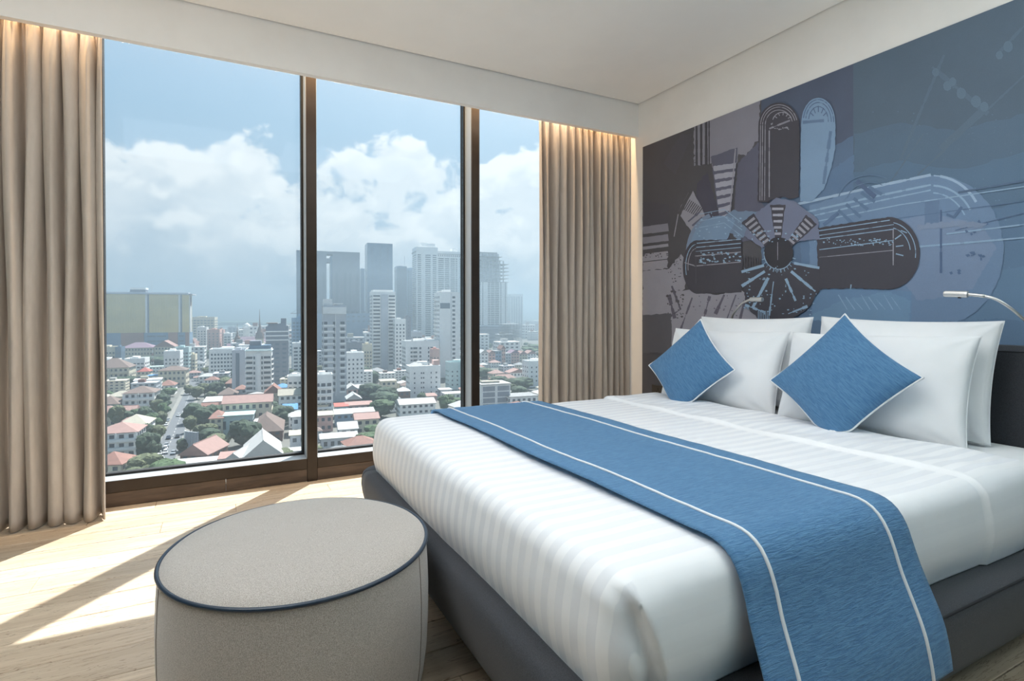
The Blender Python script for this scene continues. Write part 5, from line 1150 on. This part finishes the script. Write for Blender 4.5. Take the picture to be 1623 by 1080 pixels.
house(322, 368, 650, 14, 4.6, 1.2, 'white', 'shed', W_PINK, 'white metal shed roof beside the road', name='shed', cat='shed')
house(318, 342, 660, 10, 4.0, 3.0, 'terracotta', 'gable', W_PINK, 'small terracotta-roofed house near the white metal shed')
house(357, 374, 622, 12, 6.5, 3.4, 'terracotta', 'hip', W_BROWN, 'dark timber house with a terracotta roof before the grey striped block')
house(374, 390, 616, 11, 7.5, 3.2, 'brown', 'gable', W_BROWN, 'dark timber house with a brown gable touching the balcony block', axis='y')
house(372, 391, 634, 11, 7.0, 2.6, 'terracotta', 'hip', W_GREY, 'grey house with tall windows and a small terracotta roof')
tower(455, 480, 600, 385, 12, 'white apartment house with grey balconies by the mullion', W_WHITE, 3.3, even(3, 0.6), even(3, 0.4), 0.5, [(0, 0.5)], None, z0=2)
house(437, 457, 632, 11, 7.5, 2.4, 'blue', 'hip', W_WHITE, 'white house under a blue sheet roof', storeys=2)
house(448, 470, 668, 10, 6.0, 1.6, 'blue', 'shed', W_GREY, 'grey house with a sloping blue sheet roof')
house(462, 486, 692, 13, 9.0, 0.8, 'white', 'flat', W_WHITE, 'white two-storey house with a thick flat roof beside the mullion', storeys=2)
house(459, 486, 722, 10, 8.0, 0.6, 'cream', 'flat', W_GREY, 'grey shop house with a cream flat roof at the bottom by the mullion')
house(446, 486, 734, 6, 4.0, 0.4, 'white', 'flat', W_WHITE, 'long low white wall roof along the sill by the mullion')
house(441, 480, 648, 12, 8.0, 3.4, 'cream', 'gable', W_WHITE, 'white house with a cream gable beside the blue-roofed one')
# middle pane, near
tower(497, 527, 598, 322, 12, 'white five-storey balcony house under the cream and slate tower', W_WHITE, 3.8, even(3, 0.7), even(3, 0.5), 0.5, [(0, 1)], None, z0=2, cap=0)
tower(549, 577, 562, 420, 14, 'white apartment block with a dark right flank', W_WHITE, 3.3, even(4, 0.4), even(3, 0.6), 0.4, z0=3)
tower(576, 590, 548, 520, 14, 'cream block with zigzag balconies left of the striped tower', W_CREAM, 3.4, even(3, 0.5), even(3), 0.5, [(0, 0.5)], None)
tower(549, 578, 545, 600, 16, 'dark green glass office behind the white apartment block', W_DGREY, 3.8, even(3, 0.7), even(3), 0.5, pane=PANE2)
house(549, 567, 634, 14, 7, 3.0, 'white', 'gable', W_PINK, 'house with a white-trimmed gable facing the window', axis='y')
house(563, 588, 632, 12, 7, 1.0, 'white', 'shed', W_GREY, 'long white roofed house behind the white-trimmed gable')
house(550, 572, 650, 12, 6.5, 3.0, 'white', 'gable', W_BROWN, 'dark house with a bright white gable edge', axis='y')
house(531, 551, 664, 8, 6.5, 0.8, 'red', 'shed', W_MINT, 'mint house under a red sheet roof')
house(549, 590, 662, 7, 6.5, 1.0, 'pink', 'shed', W_PINK, 'row house with a faded pink sheet roof')
house(531, 593, 676, 9, 6.0, 1.2, 'white', 'shed', W_BLUE, 'long blue-walled row house under a white sheet roof')
house(496, 527, 686, 12, 8.0, 0.8, 'cream', 'flat', W_PINK, 'pink-walled house with a cream flat roof beside the mullion')
house(503, 520, 666, 9, 8.0, 0.6, 'cream', 'flat', W_CREAM, 'small cream cube house behind the pink-walled one')
house(537, 566, 702, 14, 6.0, 2.2, 'white', 'gable', W_WHITE, 'house with a half white half beige gable roof')
house(508, 566, 714, 7, 4.6, 0.8, 'white', 'shed', W_GREY, 'long canopy roof across the bottom of the middle pane')
house(563, 600, 690, 12, 7.5, 2.2, 'pink', 'gable', W_CREAM, 'beige two-storey house with a pink tile roof next to the bed corner', storeys=2)
house(604, 628, 622, 12, 8, 1.2, 'cream', 'flat', W_CREAM, 'cream flat-roofed house below the striped balcony tower', storeys=2)
house(588, 610, 606, 14, 9, 3.0, 'grey', 'hip', W_CREAM, 'beige villa with a grey hip roof at the foot of the striped tower', storeys=2)
tower(649, 698, 581, 372, 14, 'blank white six-storey block with a white attic roof', W_WHITE, 3.4, [(0.14, 0.18), (0.36, 0.40), (0.43, 0.47), (0.68, 0.71), (0.84, 0.89)], even(4, 0.25), 0.35, z0=2, parapet=0,
      extra=lambda t, w_, d, h: (lambda b: (roof_prism(b, w_ * 0.02, 1, w_ * 0.52, 9, h, 2.6, 'hip', ROOFS['white'], 0.2), b.box(w_ * 0.8, 2, h, w_ * 0.98, 8, h + 3.5, W_PINK), b.build('attic_roof', t)))(MB()))
tower(712, 745, 577, 400, 12, 'pale mint white block by the second mullion', W_MINT, 3.4, even(4, 0.25), even(3, 0.3), 0.35, z0=2)
house(612, 634, 654, 14, 7.5, 0.8, 'grey', 'flat', W_WHITE, 'white house with a planted grey roof terrace')
house(632, 650, 640, 10, 8.0, 2.2, 'white', 'hip', W_BROWN, 'open rooftop pavilion with a white hip roof')
house(634, 690, 668, 14, 9.0, 2.2, 'white', 'gable', W_WHITE, 'white sheeted building with jagged gables near the runner')
house(671, 692, 640, 8, 4.5, 0.8, 'pink', 'shed', W_PINK, 'small house with a pink sheet roof before the blank white block')
house(698, 716, 634, 9, 6.5, 0.6, 'white', 'flat', W_GREY, 'grey cube house with a white flat roof')
house(706, 745, 640, 10, 6.0, 0.6, 'white', 'flat', W_WHITE, 'white terrace house with rooftop plants by the second mullion')
# right pane
def office():
    p, wd = locate(763, 809, 300); h = top_h(763, 611, p); d = 16; t = city_root('office_block', p, -GA, 'white framed office with big grey louvred panels in the right pane', 'building'); FOOT.append((p.x + wd / 2, p.y + d / 2, wd * 0.7))
    b = MB(); b.box(0, 0, 0, wd, d, h, W_WHITE); b.build('walls', t); n = 4; fh = h / 4.6
    for k in range(4):
        for j in range(2):
            z1 = h - 1.0 - k * fh; z0 = z1 - fh * 0.8; x0, x1 = wd * (0.05 + 0.5 * j), wd * (0.46 + 0.5 * j)
            b = MB(); b.box(x0, -0.06, z0, x1, 0.01, z1, W_DGREY)
            for q in range(10): b.box(x0 + (x1 - x0) * q / 10, -0.2, z0, x0 + (x1 - x0) * (q + 0.25) / 10, -0.06, z1, W_GREY)
            b.build('louvre_panel', t)
    b = MB(); b.box(-0.4, -0.6, h, wd + 0.4, d + 0.4, h + 0.5, ROOFS['white']); b.box(wd * 0.1, 4, h + 0.5, wd * 0.7, 9, h + 1.6, ROOFS['cream']); b.build('roof_slab', t)
office()
tower(838, 870, 575, 385, 14, 'white corner block against the right-hand curtain', W_WHITE, 3.6, even(4, 0.25), even(3, 0.3), 0.35, z0=3)
house(809, 852, 654, 14, 9.0, 0.6, 'grey', 'flat', W_WHITE, 'white terrace building with rooftop plants right of the louvred office', storeys=2)
house(783, 822, 615, 12, 6.0, 4.0, 'pink', 'hip', W_CREAM, 'long house with a pale pink hip roof in the right pane')
house(808, 836, 606, 12, 8.0, 3.0, 'pink', 'gable', W_WHITE, 'white villa with a pink gable behind the long pink roof', axis='y')
ROW = (('pale white town house with a pointed gable', 762, 774, W_WHITE, 'white', 555), ('pinkish town house between the white gable and the blue one', 774, 785, W_PINK, 'pink', 556), ('slate blue town house in the hazy row', 785, 795, W_BLUE, 'grey', 552), ('orange-pink slender town house in the hazy row', 795, 801, W_PINK, 'terracotta', 548), ('grey town house right of the slender one', 801, 810, W_GREY, 'grey', 556), ('rose town house with a mansard roof', 810, 823, W_PINK, 'purple', 555), ('beige town house at the end of the hazy row', 823, 836, W_CREAM, 'pink', 557), ('white town house half behind the white corner block', 836, 850, W_WHITE, 'pink', 556))
for lb, u0, u1, wm, rf, vt in ROW:
    p, wd = locate(u0, u1, 560); h = top_h(u0, vt + 5, p); house_at(p, wd, 14, h, 3.6, rf, 'gable' if rf != 'grey' else 'flat', wm, lb, axis='y', storeys=4, group='hazy row of town houses in the right pane', name='town_house')
# billboard
p = at_z(294, 716, GZ); bb = city_root('billboard', p, -R(48), 'roadside billboard seen edge-on with a white end post', 'billboard'); hh = top_h(294, 683, p)
b = MB(); b.box(-0.5, -0.3, 0, 0.25, 0.3, hh, W_WHITE); b.build('end_post', bb)
b = MB(); b.box(0.25, -0.22, 1.4, 7.5, 0.22, hh - 0.2, W_GREY); pnl = b.build('panel', bb)
b = MB(); [b.box(0.4 + k * 0.9, -0.34, 1.4, 0.5 + k * 0.9, -0.22, hh - 0.2, W_DGREY) for k in range(8)]; b.build('panel_ribs', pnl)
b = MB(); b.box(7.2, -0.25, 0, 7.5, 0.25, hh, W_GREY); b.build('far_post', bb)
# ---- words for the many small neighbours: each is placed by the landmark it stands beside
def to_px(p):
    d = Vector(p) - EYE; lat = d.x * _ca - d.y * _sa; f = d.x * _sa + d.y * _ca
    dd = f * _ct - d.z * _st; z_ = d.z * _ct + f * _st
    return 811.5 + FPX * lat / dd, PPY - FPX * z_ / dd
MARKS = [(232, 520, 'the gold glass hotel'), (216, 568, 'the long government building'), (272, 575, 'the white five-storey block'), (287, 570, 'the pale mint tower'), (182, 600, 'the cream apartment house'), (272, 600, 'the cream block with a dark bay'), (226, 598, 'the bright red roof'), (263, 620, 'the terracotta-roofed villa'), (220, 640, 'the house with the timber storey'), (205, 690, 'the cream hip roof villa'), (190, 710, 'the glazed balcony house'), (300, 700, 'the billboard'), (305, 725, 'the dusty pink gable'), (415, 715, 'the big white shed'), (418, 680, 'the broad brown roof'), (372, 680, 'the pale windowless hall'), (392, 655, 'the long pink gable roof'), (432, 630, 'the terracotta gable'), (358, 625, 'the brown hip roof by the road'), (345, 637, 'the white metal shed'), (410, 590, 'the balcony apartment block'), (378, 580, 'the grey striped block'), (440, 560, 'the charcoal glass block'), (360, 562, 'the long white hotel'), (411, 530, 'the tall temple spire'), (376, 540, 'the smaller temple spire'), (398, 530, 'the white palace'), (446, 612, 'the blue sheet roof'), (470, 682, 'the flat-roofed house by the mullion'), (530, 580, 'the cream and slate tower'), (515, 628, 'the white balcony house'), (563, 590, 'the dark-flanked white block'), (540, 656, 'the red sheet roof'), (558, 625, 'the white-trimmed gable'), (560, 668, 'the long blue-walled row'), (552, 690, 'the half white gable roof'), (580, 680, 'the pink roof by the bed corner'), (608, 540, 'the striped balcony tower'), (634, 560, 'the square-windowed white block'), (670, 575, 'the pale pink arched block'), (672, 605, 'the blank white block'), (712, 540, 'the slim white tower'), (725, 595, 'the mint block by the mullion'), (660, 650, 'the jagged white building'), (620, 640, 'the planted roof terrace'), (785, 628, 'the louvred office'), (848, 600, 'the corner block by the curtain'), (800, 600, 'the long pale pink roof'), (830, 640, 'the planted terrace building'), (785, 540, 'the unfinished tower'), (815, 535, 'the concrete frame'), (800, 570, 'the hazy town houses'), (540, 480, 'the grey twin tower'), (600, 470, 'the slate glass tower'), (675, 480, 'the stepped white high-rise'), (715, 480, 'the colonnaded high-rise'), (335, 540, 'the rounded pink-grey block'), (305, 530, 'the wide beige block'), (242, 578, 'the radio mast')]
USED = {}
def beside(p, what):
    u, v = to_px(p); best = sorted(MARKS, key=lambda m: (m[0] - u) ** 2 + 1.6 * (m[1] - v) ** 2)
    for q in range(9):
        mu, mv, nm = best[q]; dx, dy = u - mu, v - mv
        for rel in ((('just right of' if dx > 0 else 'just left of') if abs(dx) > abs(dy) * 1.2 else ('just in front of' if dy > 0 else 'just behind')), (('in front of' if dy > 0 else 'behind') + (' and right of' if dx > 0 else ' and left of'))):
            lb = f'{what} {rel} {nm}'
            if lb not in USED: USED[lb] = 1; return lb
    return None
# ---- trees --------------------------------------------------------------------------------
LEAF = [mat('tree_foliage_deep', s2l(58, 76, 54), 0.9, s2l(38, 54, 38), 0.9, rnd=0.12), mat('tree_foliage_olive', s2l(94, 100, 70), 0.9, s2l(70, 78, 54), 0.9, rnd=0.12), mat('tree_foliage_bright', s2l(72, 94, 58), 0.9, s2l(52, 72, 44), 0.9, rnd=0.12)]
bark = mat('tree_bark', s2l(92, 78, 64), 0.9)
def ico(sub=1):
    bm = bmesh.new(); bmesh.ops.create_icosphere(bm, subdivisions=sub, radius=1); vs = [v.co.copy() for v in bm.verts]; fs = [tuple(v.index for v in f.verts) for f in bm.faces]; bm.free(); return vs, fs
ICO = ico(1); ICO2 = ico(2)
def crown_mesh(seed, m):
    r = random.Random(seed); b = MB()
    for k in range(16):                                          # limbs of foliage
        a = r.uniform(0, 6.283); rad = r.uniform(0, 0.72); zc = r.uniform(0.32, 0.88); s_ = r.uniform(0.24, 0.4) * (1.1 - 0.4 * rad)
        c = Vector((rad * math.cos(a) * 0.55, rad * math.sin(a) * 0.55, zc))
        b.raw([c + Vector((v.x * s_, v.y * s_, v.z * s_ * 0.75)) * (1 + 0.35 * mnoise.noise(v * 2.1 + c * 9)) for v in ICO2[0]], ICO2[1], m)
        for q in range(46):                                      # leaf sprays standing proud of the limb
            d = Vector((r.gauss(0, 1), r.gauss(0, 1), r.gauss(0, 1) + 0.25)).normalized(); p = c + Vector((d.x * s_, d.y * s_, d.z * s_ * 0.75)) * r.uniform(0.95, 1.2); e = r.uniform(0.022, 0.05)
            t1 = d.cross(Vector((r.random(), r.random(), r.random()))).normalized(); t2 = d.cross(t1) + d * r.uniform(-0.5, 0.5)
            b.raw([p + t1 * e, p + t2 * e * 0.6, p - t1 * e, p - t2 * e * 0.6], [(0, 1, 2, 3)], m)
    return b.mesh('foliage', fix=False)
CROWNS = [crown_mesh(31 + k, LEAF[k % 3]) for k in range(6)]
b = MB(); b.tube([(0, 0, 0), (0.02, 0, 0.2), (0.0, 0.02, 0.5)], 0.035, bark, 6, radii=[0.04, 0.03, 0.015]); b.tube([(0.01, 0, 0.2), (0.18, 0.05, 0.5)], 0.015, bark, 5); b.tube([(0.01, 0, 0.22), (-0.15, -0.06, 0.5)], 0.015, bark, 5); TRUNK = b.mesh('trunk', smooth=True, fix=False)
KINDS = ['deep green tree', 'olive dry tree', 'bright green tree']
rt = random.Random(77)
def tree_at(p, h, wd, k, label, group):
    t = empty('tree', p, rt.uniform(0, 6.28)); t.scale = (wd, wd, h); tag(t, label, 'tree', group)
    for nm, me_ in (('foliage', CROWNS[k]), ('trunk', TRUNK)): o = bpy.data.objects.new(nm, me_); C.objects.link(o); o.parent = t
ROAD_L, ROAD_R, FAR_T, FRONT_T = 'trees along the left side of the street', 'trees along the right side of the street', 'trees scattered between far roofs', 'trees nearest below the window'
# (u, v of the trunk foot, height m, crown width m, kind)
TREES = [(240, 730, 12, 13, 0, ROAD_L), (256, 703, 9, 10, 1, ROAD_L), (243, 700, 10, 10, 0, ROAD_L), (262, 678, 9, 9, 1, ROAD_L), (248, 682, 10, 11, 2, ROAD_L), (236, 672, 10, 11, 0, ROAD_L), (222, 668, 8, 9, 2, ROAD_L), (208, 674, 8, 10, 0, ROAD_L), (266, 660, 9, 9, 2, ROAD_L), (256, 656, 9, 10, 1, ROAD_L), (268, 645, 11, 13, 0, ROAD_L), (256, 641, 10, 12, 0, ROAD_L),
         (300, 672, 12, 15, 0, ROAD_R), (316, 676, 11, 14, 0, ROAD_R), (330, 668, 10, 13, 3, ROAD_R), (296, 686, 9, 9, 1, ROAD_R), (312, 702, 9, 9, 1, ROAD_R), (284, 716, 6, 8, 0, ROAD_R), (326, 690, 8, 10, 1, ROAD_R), (306, 634, 10, 13, 1, ROAD_R), (318, 628, 10, 13, 1, ROAD_R), (336, 628, 11, 15, 0, ROAD_R), (328, 640, 9, 11, 4, ROAD_R), (350, 612, 9, 12, 0, ROAD_R), (362, 640, 6, 8, 0, ROAD_R), (294, 626, 8, 10, 4, ROAD_R), (346, 655, 6, 9, 3, ROAD_R),
         (232, 764, 9, 10, 1, FRONT_T), (216, 770, 7, 8, 4, FRONT_T), (262, 752, 8, 12, 2, FRONT_T), (278, 744, 6, 9, 5, FRONT_T), (394, 706, 10, 10, 0, FRONT_T), (384, 700, 11, 9, 3, FRONT_T), (440, 664, 9, 11, 0, FRONT_T), (432, 660, 8, 9, 3, FRONT_T), (345, 712, 6, 10, 1, FRONT_T), (330, 702, 6, 9, 0, FRONT_T), (586, 706, 6, 10, 2, FRONT_T), (600, 700, 7, 10, 5, FRONT_T), (444, 722, 6, 7, 1, FRONT_T), (186, 676, 10, 7, 1, FRONT_T),
         (598, 646, 11, 15, 0, FAR_T), (610, 640, 10, 13, 3, FAR_T), (594, 658, 9, 12, 2, FAR_T), (604, 662, 9, 12, 5, FAR_T), (586, 632, 10, 13, 0, FAR_T), (584, 606, 10, 13, 0, FAR_T), (576, 600, 10, 13, 3, FAR_T), (195, 615, 9, 12, 0, FAR_T), (212, 612, 9, 12, 0, FAR_T), (235, 580, 10, 18, 0, FAR_T), (250, 581, 10, 18, 3, FAR_T), (262, 578, 9, 14, 0, FAR_T), (170, 636, 7, 10, 2, FAR_T), (306, 566, 9, 20, 0, FAR_T), (318, 565, 10, 22, 3, FAR_T), (330, 568, 9, 18, 0, FAR_T), (480, 590, 9, 14, 2, FAR_T), (474, 578, 9, 14, 2, FAR_T), (765, 600, 9, 16, 0, FAR_T), (775, 612, 9, 13, 3, FAR_T), (815, 620, 9, 14, 0, FAR_T), (828, 618, 9, 14, 3, FAR_T), (822, 632, 8, 11, 0, FAR_T), (840, 560, 9, 22, 2, FAR_T), (851, 556, 9, 24, 5, FAR_T), (666, 640, 7, 6, 0, FAR_T), (724, 640, 4, 9, 2, FAR_T), (712, 646, 3, 8, 5, FAR_T), (366, 600, 8, 12, 0, FAR_T), (560, 588, 9, 14, 0, FAR_T), (456, 600, 8, 11, 0, FAR_T), (646, 612, 8, 10, 3, FAR_T)]
def clear_of_buildings(p, r):
    for (a, c, rz, wd, d) in BOXES:
        dx, dy = p.x - a, p.y - c; lx = dx * math.cos(rz) + dy * math.sin(rz); ly = -dx * math.sin(rz) + dy * math.cos(rz)
        if -r < lx < wd + r and -r < ly < d + r: return False
    return True
for (u, v, h, wd, k, g) in TREES:
    if g in (ROAD_L, ROAD_R): wd *= 0.62; h *= 0.85; u += -7 if g == ROAD_L else 6
    p = at_z(u, v, GZ)
    for q in range(14):                                          # stand in front of a wall, not in it
        if clear_of_buildings(p, wd * 0.42): break
        p = p + Vector((0.0, -1.2, 0.0))
    FOOT.append((p.x, p.y, wd * 0.3)); tree_at(p, h, wd, k, beside(p, KINDS[k % 3]) or KINDS[k % 3] + {ROAD_L: ' on the left side of the street', ROAD_R: ' on the right side of the street', FAR_T: ' between far roofs', FRONT_T: ' near the bottom of the window view'}[g], KINDS[k % 3] + 's, ' + g)
def palm(u, v, h):
    p = at_z(u, v, GZ); t = city_root('palm_tree', p, 0, 'lone palm tree with drooping fronds by the left curtain', 'palm')
    b = MB(); b.tube([(0, 0, 0), (0.2, 0, h * 0.5), (0.1, 0, h)], 0.2, bark, 6); b.build('trunk', t, smooth=True)
    b = MB(); r = random.Random(2)
    for k in range(22):
        a = k * 2.4; ln = r.uniform(2.6, 3.6); el = r.uniform(-0.2, 0.9); pts = []
        for q in range(7): s_ = q / 6; pts.append(Vector((0.1 + math.cos(a) * ln * s_, math.sin(a) * ln * s_, h + ln * (el * s_ - 0.9 * s_ * s_))))
        sd = Vector((-math.sin(a), math.cos(a), 0)) * 0.35
        for q in range(6): b.raw([pts[q] - sd * (1 - q / 7), pts[q] + sd * (1 - q / 7), pts[q + 1] + sd * (1 - (q + 1) / 7), pts[q + 1] - sd * (1 - (q + 1) / 7)], [(0, 1, 2, 3)], LEAF[0])
    b.build('fronds', t)
palm(181, 672, 9.5)
# ---- cars ---------------------------------------------------------------------------------
tyre = mat('tyre_rubber', s2l(24, 24, 25), 0.8); car_glass = mat('car_glass', s2l(30, 36, 42), 0.15)
def car_mesh(colr):
    m = mat('car_paint', colr, 0.25); b = MB(); L_, W_, rows = 4.4, 1.8, []
    secs = [(-2.2, 0.45, 0.72, 0.80), (-2.1, 0.35, 0.92, 0.88), (-1.5, 0.3, 1.0, 0.9), (-0.9, 0.3, 1.02, 0.9), (0.9, 0.3, 1.02, 0.9), (1.6, 0.3, 0.98, 0.9), (2.1, 0.35, 0.86, 0.86), (2.2, 0.45, 0.7, 0.78)]
    for (y, z0, z1, hw) in secs: rows.append([Vector((-hw, y, z0)), Vector((-hw, y, z1 - 0.12)), Vector((-hw * 0.9, y, z1)), Vector((hw * 0.9, y, z1)), Vector((hw, y, z1 - 0.12)), Vector((hw, y, z0))])
    b.grid(rows, m); b.poly(rows[0], m); b.poly(list(reversed(rows[-1])), m)
    cab = [Vector((-0.78, -1.25, 1.0)), Vector((0.78, -1.25, 1.0)), Vector((0.8, 1.6, 1.0)), Vector((-0.8, 1.6, 1.0)), Vector((-0.64, -0.5, 1.5)), Vector((0.64, -0.5, 1.5)), Vector((0.64, 0.9, 1.5)), Vector((-0.64, 0.9, 1.5))]
    gl = MB(); gl.raw(cab, [(0, 1, 5, 4), (1, 2, 6, 5), (2, 3, 7, 6), (3, 0, 4, 7)], car_glass)
    rf = MB(); rf.raw([cab[4], cab[5], cab[6], cab[7], cab[4] + Vector((0, 0, 0.05)), cab[5] + Vector((0, 0, 0.05)), cab[6] + Vector((0, 0, 0.05)), cab[7] + Vector((0, 0, 0.05))], [(0, 3, 2, 1), (4, 5, 6, 7), (0, 1, 5, 4), (1, 2, 6, 5), (2, 3, 7, 6), (3, 0, 4, 7)], m)
    return b.mesh('body', fix=True), gl.mesh('cabin_glass'), rf.mesh('roof')
wb = MB(); wb.tube([(-0.1, 0, 0), (0.1, 0, 0)], 0.32, tyre, 12); WHEEL = wb.mesh('wheel')
CARS = {'white': car_mesh(s2l(226, 228, 228)), 'dark blue': car_mesh(s2l(44, 54, 74)), 'black': car_mesh(s2l(26, 27, 30)), 'silver': car_mesh(s2l(164, 170, 176))}
CARLIST = [(246, 736, 'white', 'white car lowest on the street'), (256, 729, 'white', 'white car second from the bottom, closing up'), (253, 721, 'white', 'white car in the outer lane of the queue'), (262, 719, 'white', 'white car in the middle of the queue'), (262, 713, 'white', 'white car fourth along the queue'), (264, 708, 'silver', 'silver car at the head of the queue'), (258, 716, 'black', 'black car in the kerb lane of the queue'), (267, 696, 'dark blue', 'dark blue car crossing at the junction'), (281, 694, 'black', 'black car parked in the shade by the junction'), (263, 675, 'white', 'white car parked on the left kerb farther up'), (266, 668, 'silver', 'silver car parked on the left kerb beyond the white one'), (283, 660, 'white', 'white car driving far up the street'), (275, 720, 'silver', 'silver car waiting at the right kerb')]
for (u, v, cl_, lb) in CARLIST:
    p = at_z(u, v, GZ + 0.06); t = city_root('car', p, R(rt.uniform(-6, 6)), lb, 'car', 'cars on the street below'); bd, gl, rf = CARS[cl_]
    for nm, me_ in (('body', bd), ('cabin_glass', gl), ('roof', rf)): o = bpy.data.objects.new(nm, me_); C.objects.link(o); o.parent = t
    for sx in (-0.82, 0.82):
        for sy in (-1.35, 1.4): o = bpy.data.objects.new('wheel', WHEEL); C.objects.link(o); o.parent = t; o.location = (sx, sy, 0.32)
# ---- the rest of the town: small houses and mid-rise blocks nobody can single out ------------
rf_ = random.Random(99); placed = 0; PROTO = {}
def proto(kind):
    if kind not in PROTO:
        b = MB(); g = MB(); r = MB(); k, roofc, wall = kind
        wd, d, h = (14, 12, 8) if k == 'house' else (18, 14, 16)
        b.box(0, 0, 0, wd, d, h, wall); st = 2 if k == 'house' else 5
        for f, n in (('front', 4), ('left', 3), ('right', 3)): panes(g, f, wd, d, even(n, 0.5), st, 0, h / st, 0.42)
        if k == 'house': roof_prism(r, 0, 0, wd, d, h, 3.2, 'hip', ROOFS[roofc])
        else: r.box(-0.3, -0.3, h, wd + 0.3, d + 0.3, h + 0.5, wall); r.box(4, 4, h + 0.5, 9, 9, h + 3.2, ROOFS[roofc])
        PROTO[kind] = (b.mesh('walls'), g.mesh('windows'), r.mesh('roof', fix=True))
    return PROTO[kind]
def free(x, y, r): return all((x - a) ** 2 + (y - c) ** 2 > (r + q) ** 2 * 0.98 for a, c, q in FOOT) and not (RXA - 5 < x + r * 0.4 and x - r * 0.4 < RXB + 5 and y < 530)
for tries in range(5200):
    if placed >= 310: break
    near = rf_.random() < 0.62
    Y = rf_.uniform(195, 620) if near else rf_.uniform(620, 1900)
    u = rf_.uniform(120, 930) if Y < 500 else (rf_.uniform(300, 470) if rf_.random() < 0.42 else rf_.uniform(480, 940))
    p = at_y(u, 500, Y); k = 'house' if Y < 420 or (near and rf_.random() < 0.75) or rf_.random() < 0.25 else 'block'
    s_ = rf_.uniform(0.55, 0.95) if near else rf_.uniform(0.9, 1.7)
    if not free(p.x, p.y, 9.0 * s_) or not clear_of_buildings(p, 7.5 * s_): continue
    FOOT.append((p.x, p.y, 8.6 * s_)); rc = rf_.choice(['terracotta', 'pink', 'brown', 'white', 'grey', 'white', 'cream', 'pink']); wl = rf_.choice([W_WHITE, W_WHITE, W_CREAM, W_GREY])
    hz = rf_.uniform(0.7, 1.15) * (1.0 if near else 1.25)
    if Y > 1500: hz *= 0.7
    where = 'near below the window' if Y < 420 else ('in the middle distance' if Y < 900 else 'far off near the river')
    nm = {'terracotta': 'terracotta', 'pink': 'pink', 'brown': 'brown', 'white': 'white', 'grey': 'grey', 'cream': 'cream'}[rc]
    lb = f'small house with a {nm} roof {where}' if k == 'house' else f'plain flat-topped block of flats {where}'
    gp = lb.replace('small house', 'small houses').replace('plain flat-topped block of flats', 'plain blocks of flats'); what = (f'{nm}-roofed small house' if k == 'house' else {W_WHITE: 'white', W_CREAM: 'cream', W_GREY: 'grey'}[wl] + ' flat-topped block of flats')
    lb = beside(Vector((p.x, p.y, GZ + 6)), what) or lb
    t = city_root('house' if k == 'house' else 'apartment_block', (p.x - FD.x * 7 * s_, p.y - 6 * s_, GZ), -GA + R(rf_.choice([0, 0, 0, 90, -8, 8]) if near else 0) * 1, lb, 'house' if k == 'house' else 'building', gp)
    t.scale = (s_, s_, s_ * hz)
    for nm_, me_ in zip(('walls', 'windows', 'roof'), proto((k, rc, wl))):
        o = bpy.data.objects.new(nm_, me_); C.objects.link(o); o.parent = t
        if nm_ == 'windows': o['kind'] = 'stuff'
    placed += 1
rt2 = random.Random(4); nt_ = 0
for tries in range(1500):
    if nt_ >= 70: break
    Y = rt2.uniform(200, 900); p = at_y(rt2.uniform(150, 860), 500, Y)
    if not free(p.x, p.y, 3.0): continue
    p.z = GZ; FOOT.append((p.x, p.y, 3)); k = rt2.randrange(6); nt_ += 1
    wh = 'near the bottom of the window view' if Y < 330 else 'between far roofs'
    tree_at(p, rt2.uniform(5, 9), rt2.uniform(6, 11), k, beside(p, 'small ' + KINDS[k % 3]) or KINDS[k % 3] + ' ' + wh, KINDS[k % 3] + 's, ' + (FRONT_T if Y < 330 else FAR_T))
# ---- haze over the city (real scattering air, thickest low over the ground)
hm = bpy.data.materials.new('city_haze'); hm.use_nodes = True; nt = hm.node_tree; nt.nodes.clear()
out = nt.nodes.new('ShaderNodeOutputMaterial'); vs_ = nt.nodes.new('ShaderNodeVolumeScatter')
vs_.inputs['Color'].default_value = (0.60, 0.78, 0.90, 1); vs_.inputs['Density'].default_value = 1 / 1450; vs_.inputs['Anisotropy'].default_value = 0.72
va_ = nt.nodes.new('ShaderNodeVolumeAbsorption'); va_.inputs['Color'].default_value = (0.60, 0.78, 0.90, 1); va_.inputs['Density'].default_value = 1 / 1450
add_ = nt.nodes.new('ShaderNodeAddShader'); L(nt, vs_.outputs[0], add_.inputs[0]); L(nt, va_.outputs[0], add_.inputs[1]); L(nt, add_.outputs[0], out.inputs['Volume'])
b = MB(); b.box(-6000, 40, GZ - 4, 11000, 15000, 75, hm); hz_o = b.build('haze'); tag(hz_o, 'thin bright haze lying over the whole city', 'haze', kind='stuff')
